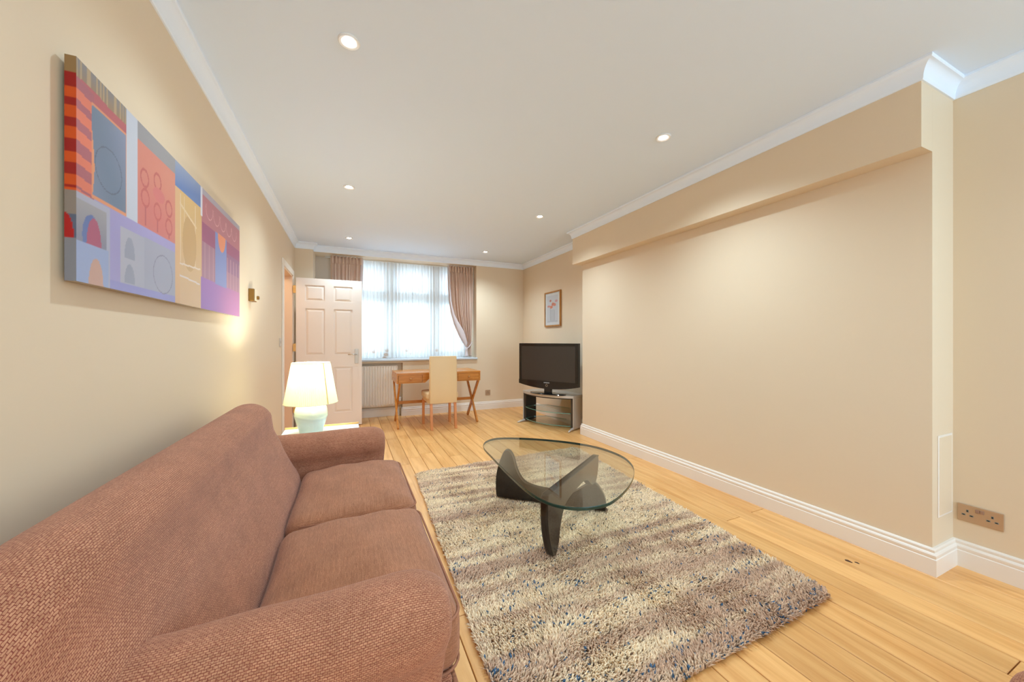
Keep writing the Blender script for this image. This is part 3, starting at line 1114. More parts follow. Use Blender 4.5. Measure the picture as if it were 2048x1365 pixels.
sofa = thing('sofa', 'brown woven two seater sofa with rolled arms along the left wall', 'sofa', (0, 0, 0))
make_back('backrest', sofa, 0.62, 2.545, 0.30, 0.30)
make_arm('armrest', sofa, 0.855, 1, -0.50, 0.212)
make_arm('armrest', sofa, 2.445, -1, -0.50, 0.205)
obj('seat_base', box(-0.60, 0.250, 0.935, 2.365, 0.05, 0.29, 0.015, 3), FAB_ARM, sofa)
for k, (a, b, hgt_) in enumerate(((0.945, 1.662, 0.0), (1.668, 2.362, 0.0))):
    sag = (lambda ux, uy: 0.010 * math.cos(ux * 2.2) * math.sin(uy * 2.5 + 1) + 0.004 * math.sin(ux * 9 + uy * 5) - 0.012 * max(0, -ux))
    c_ = soft_box('seat_cushion', (0.022, (a + b) / 2, 0.358), (0.525, b - a, 0.180), 0.060, 0.032, FAB_SEAT, sofa, 18, sag)
    piping(c_, -0.233, 0.281, a + 0.004, b - 0.004, 0.424, 0.06, 0.0042)
    piping(c_, -0.233, 0.281, a + 0.004, b - 0.004, 0.292, 0.06, 0.0042)
# loose front valance of the cover and its side flap
bm = bmesh.new()
bx(bm, 0.250, 0.263, 0.90, 2.38, 0.02, 0.275, 0.004)
sk = obj('valance', bm, FAB_SEAT, sofa)
bm = tube(bmesh.new(), [(-0.3, 0.792, 0.16), (0.0, 0.792, 0.155), (0.12, 0.795, 0.15), (0.17, 0.81, 0.15), (0.205, 0.850, 0.15)], 0.006, 8)
obj('piping', bm, PIPING, sofa, smooth=True)
for x_ in (-0.52, 0.17):
    for y_ in (0.87, 2.42):
        obj('foot', lathe(bmesh.new(), [(0.022, 0.0), (0.028, 0.06)], 14, x_, y_), BLACKW, sofa, smooth=False)
for m_ in sofa.children:
    if m_.name.startswith(('seat_base', 'valance')):
        uvl = m_.data.uv_layers.new(name='UVMap')
        for p in m_.data.polygons:
            for li in p.loop_indices:
                co = m_.data.vertices[m_.data.loops[li].vertex_index].co
                uvl.data[li].uv = (co.y, co.z) if abs(p.normal.x) > .5 else ((co.x, co.z) if abs(p.normal.y) > .5 else (co.x, co.y))

# ------------------------------------------------------------------ armchair cut by the lower right corner
ac = thing('armchair', 'brown woven armchair cut off by the lower right corner of the photo', 'armchair', (1.72, -0.205, 0), PI / 2)
ac.location = (1.66, -0.02, 0)
make_back('backrest', ac, -0.40, 0.40, 0.2, 0.2)
make_arm('armrest', ac, -0.36, 1, -0.50, 0.30, zc=0.40)
make_arm('armrest', ac, 0.36, -1, -0.50, 0.30, zc=0.40)
o = obj('seat_base', box(-0.54, 0.262, -0.29, 0.29, 0.05, 0.22, 0.015, 3), FAB_ARM, ac)
o.data.uv_layers.new(name='UVMap')
soft_box('seat_cushion', (0.020, 0, 0.29), (0.52, 0.53, 0.15), 0.055, 0.03, FAB_SEAT, ac, 12)

# ================================================================== painting on the left wall
PY0, PY1, PZ0, PZ1 = 1.323, 2.866, 1.325, 1.907
PXF, PXBK = -0.645, -0.667


def paint(u, v):  # front colours have the room's pale glossy sheen mixed into the paint
    n_p = len(u)
    c = np.zeros((n_p, 3))
    rr = np.random.default_rng(5)
    fld = np.zeros(n_p)
    for k in range(10):
        fld += np.sin(rr.normal(0, 14) * u + rr.normal(0, 8) * v + rr.uniform(0, 6))
    fld /= 5

    def S(mask, rgb, amp=0.06):
        base = np.array(srgb(*rgb)[:3])
        c[mask] = base[None] * (1 + amp * fld[mask, None])

    def G(mask, rgb0, rgb1, t):
        t = np.clip(t[mask], 0, 1)[:, None]
        c[mask] = lin(rgb0)[None] * (1 - t) + lin(rgb1)[None] * t
    al = np.ones(n_p, bool)
    S(al, (158, 148, 190))                                    # lilac ground
    # top band over the left block
    m = (u < .152) & (v > .86)
    G(m, (150, 122, 88), (128, 124, 126), (v - .9) / .1)
    st = m & (np.sin(u * 420 + 3 * np.sin(u * 90)) > .55); S(st, (176, 150, 116))
    m = (u < .152) & (v > .86 - .0) & (v < .914 + .008 * np.sin(u * 40)); S(m, (178, 92, 98))
    # stripes
    ed = [.914, .864, .815, .777, .726, .683, .632, .574, .529, .476, .427, .415, .40]
    sl = u * .25
    for k in range(len(ed) - 1):
        m = (u < .046) & (v + sl <= ed[k]) & (v + sl > ed[k + 1] - .02)
        S(m, (166, 94, 104) if k % 2 == 0 else (216, 116, 92))
    m = (u < .152) & (u >= .040) & (v > .41) & (v < .862); S(m, (214, 142, 104))
    m = (u > .044 + .004 * np.sin(v * 14)) & (u < .149) & (v > .425) & (v < .852 + .0 * u)
    G(m, (108, 122, 142), (132, 138, 162), .5 + .5 * np.sin(v * 5 + u * 20) + .1 * fld)
    e = np.hypot((u - .092) / .042, (v - .592) / .11)
    m = (abs(e - 1) < .028) & (u > .044); S(m, (92, 98, 116))
    # pale upright
    m = (u >= .152) & (u < .194) & (v > .41); S(m, (190, 192, 202), .03)
    # pink field
    m = (u >= .194) & (u < .382) & (v > .408); G(m, (204, 132, 110), (202, 116, 108), .5 + .5 * fld)
    for (a, b) in ((.225, .70), (.285, .74), (.345, .62), (.228, .585), (.285, .55), (.345, .50)):
        e = np.hypot((u - a) / .017, (v - b) / .05)
        S((abs(e - 1) < .16), (184, 92, 88))
    for a, b0, b1 in ((.228, .42, .535), (.285, .42, .50), (.345, .42, .45)):
        S((abs(u - a) < .003) & (v > b0) & (v < b1), (176, 92, 92))
    S((np.hypot((u - .292) / .03, (v - .66) / .045) < 1), (202, 112, 108))
    m = (u >= .194) & (u < .382) & (v > .895); S(m, (146, 142, 144), .05)
    # yellow column
    m = (u >= .382) & (u < .570); G(m, (206, 170, 130), (206, 166, 102), v)
    m = (u >= .382) & (u < .412) & (v < .83); S(m, (212, 168, 122))
    for (a, w_) in ((.415, .003), (.44, .003), (.52, .003)):
        S((abs(u - a) < w_) & (v < .80) & (v > .30), (214, 186, 148))
    S((np.hypot((u - .478) / .05, (v - .47) / .21) < 1), (192, 152, 100), .04)
    S((abs(v - .30 - (u - .47) * .15) < .006) & (u > .41) & (u < .56), (216, 196, 178))
    S((abs(v - .20 - (u - .47) * -.1) < .006) & (u > .41) & (u < .555), (212, 196, 190))
    S((abs(v - .70 + (u - .44) * .8) < .010) & (u > .41) & (u < .53), (218, 190, 150))
    m = (u >= .382) & (u < .566) & (v > .818); G(m, (92, 118, 168), (142, 152, 176), (v - .82) * 6 - (u - .38) * 3)
    # grey panel low
    m = (u > .130) & (u < .382) & (v > .04) & (v < .345); G(m, (172, 168, 178), (158, 158, 172), (u - .13) * 5)
    S((u > .382 - .16) & (u < .382) & (v > .015) & (v < .35), (160, 158, 172), .04)
    m = (u > .095) & (u < .382) & (v <= .045); S(m, (146, 142, 190))
    for zb, zt in ((.185, .305), (.05, .155)):
        hh = zt - zb
        m = (abs(u - .164) < .02 * np.sqrt(np.clip(1 - ((v - zb) / hh) ** 2, 0, 1))) & (v > zb) & (v < zt); S(m, (150, 150, 164))
    e = np.hypot((u - .315) / .050, (v - .165) / .122)
    S(abs(e - 1) < .025, (130, 124, 140))
    # lower left block
    m = (u < .095) & (v <= .405); S(m, (168, 166, 182))
    m = (u < .084) & (v > .185) & (v < .375); G(m, (134, 132, 146), (160, 154, 154), (v - .2) * 5)
    S((np.hypot((u - .040) / .025, (v - .22) / .105) < 1) & (v > .185), (96, 112, 160))
    S((abs(u - .047) < .021 * np.sqrt(np.clip(1 - ((v - .18) / .135) ** 2, 0, 1))) & (v > .18) & (v < .315), (166, 84, 108))
    m = (u < .090) & (v <= .183); S(m, (150, 160, 192), .05)
    S((abs(u - .053) < .021 * np.sqrt(np.clip(1 - (v / .127) ** 2, 0, 1))) & (v < .127), (190, 150, 134))
    # maroon right block
    m = (u >= .570); S(m, (172, 104, 112))
    m = (u >= .575) & (v > .95 + 0 * u); S(m, (162, 150, 160))
    S((u >= .562) & (u < .577) & (v > .76), (206, 200, 208))
    m = (u >= .575) & (v < .72) & (v > .56); S(m, (150, 76, 108))
    m = (u >= .575) & (v <= .56) & (v > .262); S(m, (158, 112, 128))
    m = (u >= .80) & (v <= .60) & (v > .42); S(m, (140, 92, 124))
    m = (u >= .575) & (v <= .56) & (v > .262) & (np.sin(u * 160) > .75); S(m, (172, 128, 138))
    for a in (.64, .71, .78, .85, .92):
        e = np.hypot((u - a) / .032, (v - .87) / .085)
        S((abs(e - 1) < .05) & (v < .90), (206, 148, 152))
    m = (u >= .565) & (v <= .262); G(m, (150, 104, 170), (170, 108, 152), (u - .6) * 2.6 + .2 * fld)
    m = (u > .696) & (u < .823) & (v < .728) & (v > .252); G(m, (128, 132, 176), (116, 128, 184), v)
    S((abs(u - .767) < .043 * np.sqrt(np.clip(1 - ((.73 - v) / .155) ** 2, 0, 1))) & (v < .73) & (v > .575), (220, 132, 88))
    return np.clip(c, 0, 1)


def paint_side(u, v):
    n_p = len(u)
    c = np.zeros((n_p, 3))

    def S(mask, rgb): c[mask] = lin(rgb)[None]
    S(v > .92, (146, 112, 70))
    ed = [.925, .864, .815, .777, .726, .683, .632, .574, .529, .476, .427, .415, .405]
    for k in range(len(ed) - 1):
        S((v <= ed[k]) & (v > ed[k + 1]), (150, 8, 4) if k % 2 == 0 else (204, 74, 8))
    m = v <= .405; c[m] = lin((136, 122, 112))[None]
    S((v < .30) & (v > .19), (84, 92, 112))
    S((u < .8) & (v > .19) & (v < .19 + .115 * np.sqrt(np.clip(1 - (u / .8) ** 2, 0, 1))), (168, 8, 10))
    S(v <= .19, (128, 126, 132))
    return c


art = thing('canvas_painting', 'wide abstract canvas of coloured blocks on the wall above the sofa', 'painting', (PXBK, (PY0 + PY1) / 2, PZ0))
ly0, ly1, lh, lt = PY0 - (PY0 + PY1) / 2, PY1 - (PY0 + PY1) / 2, PZ1 - PZ0, PXF - PXBK
color_grid('painted_front', 460, 170, lambda u, v: np.stack([np.full_like(u, lt), ly0 + u * (ly1 - ly0), v * lh], 1), paint, CANVAS, art)
color_grid('painted_edge', 8, 170, lambda u, v: np.stack([u * lt, np.full_like(u, ly0), v * lh], 1), paint_side, CANVAS, art)
bm = bmesh.new()
bx(bm, 0.0, lt - 0.0008, ly0 + 0.0008, ly1 - 0.0004, 0.0004, lh - 0.0004)
obj('stretcher_frame', bm, principled('bare_canvas', srgb(196, 186, 172), 0.8), art)
obj('hanger', box(-0.0118, 0.0, -0.05, 0.05, lh - 0.06, lh - 0.03), CHROME, art)

# ================================================================== picture of flowers in the far right recess


def flower_print(u, v):
    n_p = len(u)
    c = np.tile(lin((226, 218, 222)), (n_p, 1))

    def S(mask, rgb): c[mask] = lin(rgb)[None]
    m = (u > .10) & (u < .90) & (v > .08) & (v < .92); S(m, (206, 198, 208))
    S((u > .34) & (u < .66) & (v > .12) & (v < .48), (192, 186, 196))
    S((abs(u - .36) < .012) & (v > .14) & (v < .55), (168, 160, 172))
    S((abs(u - .64) < .012) & (v > .14) & (v < .45), (172, 164, 176))
    S((v > .10) & (v < .13) & (u > .15) & (u < .85), (188, 182, 190))
    for a, b, r1, r2, rgb in ((.36, .76, .07, .035, (196, 104, 88)), (.76, .73, .09, .038, (214, 138, 148)), (.55, .64, .12, .045, (204, 96, 74)),
                              (.66, .62, .08, .045, (214, 112, 92)), (.42, .56, .10, .045, (222, 104, 66)), (.24, .59, .11, .032, (212, 124, 116)), (.52, .70, .04, .02, (226, 170, 150))):
        S(np.hypot((u - a) / r1, (v - b) / r2) < 1 + .15 * np.sin(9 * np.arctan2(v - b, (u - a) * .6)), rgb)
    return c


fp = thing('framed_picture', 'small oak framed print of red poppies on the wall above the television', 'picture', (XF, 4.835, 1.388))
fw, fh, fd = 0.235, 0.535, 0.026
bm = bmesh.new()
for a, b, c_, d_ in ((-fw, -fw + .022, 0, fh), (fw - .022, fw, 0, fh), (-fw + .022, fw - .022, 0, .022), (-fw + .022, fw - .022, fh - .022, fh)):
    bx(bm, -fd, -0.001, a, b, c_, d_, 0.002, 1)
obj('frame', bm, OAKFRAME, fp)
color_grid('print', 60, 130, lambda u, v: np.stack([np.full_like(u, -fd + 0.010), (fw - .022) - u * 2 * (fw - .022), .022 + v * (fh - .044)], 1), flower_print, PAPER, fp)
obj('backing_board', box(-fd + 0.012, -0.002, -fw + .02, fw - .02, .02, fh - .02), OAKFRAME, fp)
obj('picture_glass', box(-fd + 0.004, -fd + 0.006, -fw + .022, fw - .022, .022, fh - .022), GLASS, fp)

# ================================================================== television and its stand
TH = math.atan2(-0.914, 0.406)
THT = math.atan2(-0.883, 0.468)
stand = thing('tv_stand', 'silver and glass television stand across the far right corner', 'tv stand', (2.475, 4.385, 0), TH)
SW = 0.43
top_o = [(-SW, 0.02)] + [(SW * math.sin(t) / math.sin(0.9) if False else -SW + 2 * SW * k / 16, -0.135 * (1 - ((k - 8) / 8) ** 2)) for k, t in enumerate(range(17))] + [(SW, 0.02), (SW, 0.22), (0.26, 0.38), (-0.26, 0.38), (-SW, 0.22)]
bm = prism(bmesh.new(), top_o[1:], 0.42, 0.452)
bmesh.ops.bevel(bm, geom=[e for e in bm.edges if abs(e.verts[0].co.z - e.verts[1].co.z) < 1e-5], offset=0.004, segments=2, affect='EDGES')
obj('stand_top', bm, SILVER, stand)
bm = prism(bmesh.new(), [(x_ * .97, y_ + .010) for x_, y_ in top_o[1:]], 0.405, 0.4195)
obj('under_panel', bm, BLACKIN, stand)
for s in (-1, 1):
    x0, x1 = sorted((s * (SW - 0.012), s * (SW - 0.05)))
    xo0, xo1 = sorted((s * SW, s * (SW - 0.0125)))
    obj('side_panel', box(xo0, xo1, 0.0, 0.22, 0.02, 0.42, 0.004), SILVER, stand)
    obj('inner_panel', box(x0, x1, 0.012, 0.25, 0.02, 0.42, 0.003), BLACKIN, stand)
    bm = bmesh.new()
    xm = s * (SW - 0.02)
    tube(bm, [(xm, 0.23, 0.018), (xm, 0.0, 0.022), (xm + s * .008, -0.06, 0.016), (xm + s * 0.02, -0.115, 0.008)], [0.016, 0.018, 0.012, 0.008], 10)
    obj('foot', bm, SILVER, stand, smooth=True)


def shelf(z):
    o_ = [(-SW + .052, 0.0)] + [(-SW + .052 + 2 * (SW - .052) * k / 16, 0.0 - 0.11 * (1 - ((k - 8) / 8) ** 2)) for k in range(1, 16)] + [(SW - .052, 0.0), (SW - .052, 0.2), (0.25, 0.34), (-0.25, 0.34), (-SW + .052, 0.2)]
    bm = prism(bmesh.new(), o_, z, z + 0.008)
    for f_ in bm.faces:
        f_.material_index = 0 if len(f_.verts) > 4 else 1
    return obj('glass_shelf', bm, [TGLASS, TEALEDGE], stand)


shelf(0.215); shelf(0.05)

tv = thing('television', 'black flat screen television on the silver corner stand', 'television', (2.440, 4.315, 0.453), THT)
TW, T0, T1 = 0.467, 0.088, 0.682
bot = [(-TW + 2 * TW * k / 20, T0 + 0.030 - 0.052 * (1 - ((k - 10) / 10) ** 2) + 0.012 * 0) for k in range(21)]
# bezel as a ring: outer outline minus the screen opening
oL = bot + [(TW, T1), (-TW, T1)]
bm = prism_axis(bmesh.new(), oL, 0.004, 0.055, lambda a, z, w: (a, w, z))
bm.normal_update(); bmesh.ops.triangulate(bm, faces=[f_ for f_ in bm.faces if len(f_.verts) > 4])
obj('casing', bm, BLACKP, tv)
s0, s1, sb, stp = -TW + 0.042, TW - 0.042, T0 + 0.085, T1 - 0.038
bm = bmesh.new()
bx(bm, -TW, s0, -0.004, 0.004, T0 + 0.03, T1, 0.003)
bx(bm, s1, TW, -0.004, 0.004, T0 + 0.03, T1, 0.003)
bx(bm, s0, s1, -0.004, 0.004, stp, T1, 0.003)
obj('bezel', bm, BLACKP, tv)
lo = [(a * 0.999, z) for a, z in bot] + [(TW * .999, sb), (-TW * .999, sb)]
bm = prism_axis(bmesh.new(), lo, -0.010, 0.004, lambda a, z, w: (a, w, z))
bm.normal_update(); bmesh.ops.triangulate(bm, faces=[f_ for f_ in bm.faces if len(f_.verts) > 4])
obj('speaker_panel', bm, BLACKP, tv)
obj('screen', box(s0 - .004, s1 + .004, -0.001, 0.003, sb - .002, stp + .002), SCREEN, tv)
obj('back_shell', box(-0.36, 0.36, 0.055, 0.11, T0 + 0.06, T1 - 0.06, 0.02), BLACKP, tv)
bm = bmesh.new()
lathe(bm, [(0.017, -0.002), (0.017, 0.0), (0.013, 0.0), (0.013, -0.002)], 24, cap0=False, cap1=False)
bm.faces.ensure_lookup_table()
rg = obj('power_ring', bm, CHROME, tv)
rg.rotation_euler = (PI / 2, 0, 0); rg.location = (0.0, -0.0115, T0 + 0.026)
fc = bpy.data.curves.new('lettering', 'FONT'); fc.body = 'SAMSUNG'; fc.size = 0.020; fc.align_x = 'CENTER'; fc.extrude = 0.0008
ft_ = bpy.data.objects.new('lettering', fc); C.objects.link(ft_)
bpy.context.view_layer.update()
ft = link_mesh('lettering', bpy.data.meshes.new_from_object(ft_), LOGO, tv)
bpy.data.objects.remove(ft_); bpy.data.curves.remove(fc)
ft.rotation_euler = (PI / 2, 0, 0); ft.location = (0.0, -0.0115, T0 + 0.056)
obj('neck', box(-0.055, 0.055, 0.01, 0.05, 0.012, T0 + 0.01, 0.006), BLACKP, tv)
bm = bmesh.new()
prof_b = [(0.275, 0.0), (0.28, 0.004), (0.272, 0.010), (0.20, 0.016), (0.06, 0.020)]
lathe(bm, prof_b, 48)
for v in bm.verts: v.co.y *= 0.42
for f_ in bm.faces:
    f_.smooth = True
o = obj('oval_base', bm, BLACKP, tv, auto=40); o.location = (0, 0.015, 0.0)

# ================================================================== desk with crossed legs
desk = thing('writing_desk', 'orange brown wooden writing desk with crossed legs below the window', 'desk', (0, 0, 0))
DX0, DX1, DY0, DY1, DZ = 0.572, 1.732, 5.005, 5.60, 0.739
obj('desk_top', box(DX0, DX1, DY0, DY1, DZ - 0.022, DZ, 0.003), DESKW, desk)
AZ0 = 0.600
# apron frame: sides, back and the angled front around the knee space
bm = bmesh.new()
bx(bm, DX0, DX0 + 0.018, DY0 + 0.004, DY1, AZ0, DZ - 0.022)
bx(bm, DX1 - 0.018, DX1, DY0 + 0.004, DY1, AZ0, DZ - 0.022)
bx(bm, DX0 + 0.018, DX1 - 0.018, DY1 - 0.018, DY1, AZ0, DZ - 0.022)
DW = 0.335
for s, a, b in ((1, DX0 + 0.018, DX0 + DW), (-1, DX1 - DW, DX1 - 0.018)):
    bx(bm, a, b, DY0 + 0.004, DY0 + 0.012, AZ0, AZ0 + 0.010)
    bx(bm, a, b, DY0 + 0.02, DY1 - 0.02, AZ0, AZ0 + 0.008)
    bx(bm, a, b, DY0 + 0.004, DY0 + 0.012, DZ - 0.032, DZ - 0.022)
obj('apron', bm, DESKW, desk)
mid = [(DX0 + DW, AZ0), (DX0 + DW + 0.035, AZ0), (DX0 + DW + 0.125, AZ0 + 0.085), (DX1 - DW - 0.125, AZ0 + 0.085), (DX1 - DW - 0.035, AZ0), (DX1 - DW, AZ0), (DX1 - DW, DZ - 0.022), (DX0 + DW, DZ - 0.022)]
bm = prism_axis(bmesh.new(), mid, DY0 + 0.006, DY0 + 0.024, lambda a, z, w: (a, w, z))
bm.normal_update(); bmesh.ops.triangulate(bm, faces=[f_ for f_ in bm.faces if len(f_.verts) > 4])
obj('front_rail', bm, DESKW, desk)
for a, b in ((DX0 + 0.022, DX0 + DW - 0.004), (DX1 - DW + 0.004, DX1 - 0.022)):
    dr = obj('drawer', box(a, b, DY0 + 0.002, DY0 + 0.35, AZ0 + 0.013, DZ - 0.034, 0.0015, 1), DESKW, desk)
    bm = bmesh.new()
    lathe(bm, [(0.006, 0.0), (0.007, 0.012), (0.014, 0.018), (0.015, 0.024), (0.010, 0.029)], 18)
    k_ = obj('knob', bm, OAKFRAME, dr, smooth=True)
    k_.rotation_euler = (PI / 2, 0, 0); k_.location = ((a + b) / 2, DY0 + 0.002, (AZ0 + DZ - 0.02) / 2)
for k, xx in enumerate((DX0 + 0.030, DX1 - 0.030)):
    obj('leg', bar(bmesh.new(), (xx - .011, DY0 + 0.02, 0.0), (xx - .011, DY1 - 0.04, AZ0 + .01), 0.022, 0.045, (0, -1, 0)), DESKW, desk)
    obj('leg', bar(bmesh.new(), (xx + .0112, DY1 - 0.02, 0.0), (xx + .0112, DY0 + 0.04, AZ0 + .01), 0.022, 0.045, (0, -1, 0)), DESKW, desk)
ym = (DY0 + DY1) / 2
obj('stretcher', box(DX0 + 0.052, DX1 - 0.052, ym - 0.011, ym + 0.011, 0.285, 0.325, 0.002), DESKW, desk)

# ================================================================== dining chair
chair = thing('dining_chair', 'cream leather high back dining chair pulled up to the desk', 'chair', (1.143, 4.782, 0), 0.0)
CW = 0.182
bm = bmesh.new()
rings = []
sec = [(0.345, 0.0, 0.075), (0.36, -0.004, 0.082), (0.46, -0.006, 0.085), (0.62, -0.012, 0.075), (0.80, 0.0, 0.062), (0.94, 0.012, 0.050), (0.962, 0.016, 0.042), (0.966, 0.022, 0.030)]
# rounded cross-section lofted up the back
for z, y0_, th_ in sec:
    w_ = CW * (0.985 if z > 0.95 else 1.0)
    r_ = min(0.016, th_ / 2.2)
    ring = []
    for cx_, cy_, a0_ in ((w_ - r_, th_ - r_, 0), (-w_ + r_, th_ - r_, 90), (-w_ + r_, r_, 180), (w_ - r_, r_, 270)):
        for k in range(4):
            a = math.radians(a0_ + 30 * k)
            ring.append(bm.verts.new((cx_ + r_ * math.cos(a), y0_ + cy_ + r_ * math.sin(a), z)))
    rings.append(ring)
for A, B in zip(rings, rings[1:]):
    for k in range(len(A)): bm.faces.new((A[k], A[(k + 1) % len(A)], B[(k + 1) % len(A)], B[k]))
bm.faces.new(rings[0][::-1]); bm.faces.new(rings[-1])
obj('backrest', bm, LEATHER, chair, auto=40)
soft_box('seat', (0, 0.255, 0.435), (0.43, 0.41, 0.085), 0.025, 0.012, LEATHER, chair, 10)
obj('seat_rail', box(-0.195, 0.195, 0.07, 0.45, 0.345, 0.40, 0.004), LEATHER, chair)
for sx in (-1, 1):
    xx = sx * (CW - 0.022)
    bm = bmesh.new()
    bar(bm, (xx, -0.015, 0.0), (xx, 0.035, 0.36), 0.030, 0.034, (0, -1, 0))
    obj('leg', bm, BEECH, chair)
    xf = sx * 0.188
    bm = bmesh.new()
    bar(bm, (xf, 0.425, 0.0), (xf, 0.425, 0.36), 0.032, 0.032, (0, -1, 0))
    obj('leg', bm, BEECH, chair)

# ================================================================== radiator
rad = thing('radiator', 'cream panel radiator in the alcove below the window', 'radiator', (0, 0, 0))
RX0, RX1, RZ0, RZ1, RY = -0.36, 0.685, 0.165, 0.782, 5.895
ptsf = []
nr = 26; pitch = (RX1 - RX0 - 0.03) / nr
bm = bmesh.new()
prev = None
xs_, ys_ = [RX0], [RY + 0.004]
for k in range(nr):
    a = RX0 + 0.015 + k * pitch
    xs_ += [a + pitch * t for t in (0.05, 0.2, 0.65, 0.8)]
    ys_ += [RY + 0.012, RY, RY, RY + 0.012]
xs_.append(RX1); ys_.append(RY + 0.004)
A = []; B = []; A2 = []; B2 = []
for a, yy in zip(xs_, ys_):
    A2.append(bm.verts.new((a, RY + 0.012, RZ0))); A.append(bm.verts.new((a, yy, RZ0 + 0.03)))
    B.append(bm.verts.new((a, yy, RZ1 - 0.03))); B2.append(bm.verts.new((a, RY + 0.006, RZ1)))
for k in range(len(A) - 1):
    bm.faces.new((A2[k], A2[k + 1], A[k + 1], A[k])); bm.faces.new((A[k], A[k + 1], B[k + 1], B[k])); bm.faces.new((B[k], B[k + 1], B2[k + 1], B2[k]))
obj('ribbed_panel', bm, RADM, rad)
obj('rear_panel', box(RX0 + .005, RX1 - .005, RY + 0.060, RY + 0.068, RZ0, RZ1 - 0.005), RADM, rad)
for a in (RX0, RX1 - 0.004):
    obj('side_cover', box(a, a + 0.004, RY + 0.004, RY + 0.07, RZ0 + 0.01, RZ1), RADM, rad)
bm = bmesh.new()
for k in range(26):
    a = RX0 + 0.02 + k * (RX1 - RX0 - 0.04) / 26
    bx(bm, a, a + 0.006, RY + 0.008, RY + 0.066, RZ1 - 0.004, RZ1 + 0.003)
bx(bm, RX0, RX1, RY + 0.006, RY + 0.014, RZ1 - 0.006, RZ1 + 0.003); bx(bm, RX0, RX1, RY + 0.060, RY + 0.07, RZ1 - 0.006, RZ1 + 0.003)
obj('top_grille', bm, RADM, rad)
vz = 0.225
bm = tube(bmesh.new(), [(RX1 - 0.01, RY + 0.035, vz), (RX1 + 0.045, RY + 0.035, vz), (RX1 + 0.045, RY + 0.035, vz - 0.04), (RX1 + 0.045, RY + 0.035, 0.0)], 0.008, 10)
obj('pipe', bm, CHROME, rad, smooth=True)
bm = lathe(bmesh.new(), [(0.013, vz - .02), (0.016, vz - .015), (0.016, vz + 0.01), (0.019, vz + 0.015), (0.019, vz + 0.06), (0.012, vz + 0.068)], 18, RX1 + 0.045, RY + 0.035)
obj('valve', bm, FIXW, rad, auto=30)

# ================================================================== curtains


def curtain_mesh(xl, xr, z0, z1, yc, npl, amp, nu_=150, nz_=60, phase=0.0, seed=1):
    r2 = np.random.default_rng(seed)
    jit = r2.uniform(-.35, .35, npl + 2)
    P = []
    for j in range(nz_ + 1):
        z = z0 + (z1 - z0) * j / nz_
        a, b = xl(z), xr(z)
        am = amp(z)
        row = []
        for i in range(nu_ + 1):
            t = i / nu_
            k = t * npl
            ph = 2 * PI * (k + 0.35 * jit[int(k)] * math.sin(PI * (k % 1)))
            yy = yc + am * math.sin(ph + phase) + 0.35 * am * math.sin(2.3 * ph + 1.7 * z + jit[int(k)])
            xx = a + (b - a) * t + 0.18 * (b - a) / npl * math.sin(2 * ph)
            row.append((xx, yy, z))
        P.append(row)
    verts = [p for r in P for p in r]
    W_ = nu_ + 1
    faces = [(j * W_ + i, j * W_ + i + 1, (j + 1) * W_ + i + 1, (j + 1) * W_ + i) for j in range(nz_) for i in range(nu_)]
    return verts, faces


def interp(tab):
    zs_ = [t[0] for t in tab]; xs2 = [t[1] for t in tab]
    return lambda z: float(np.interp(z, zs_, xs2))


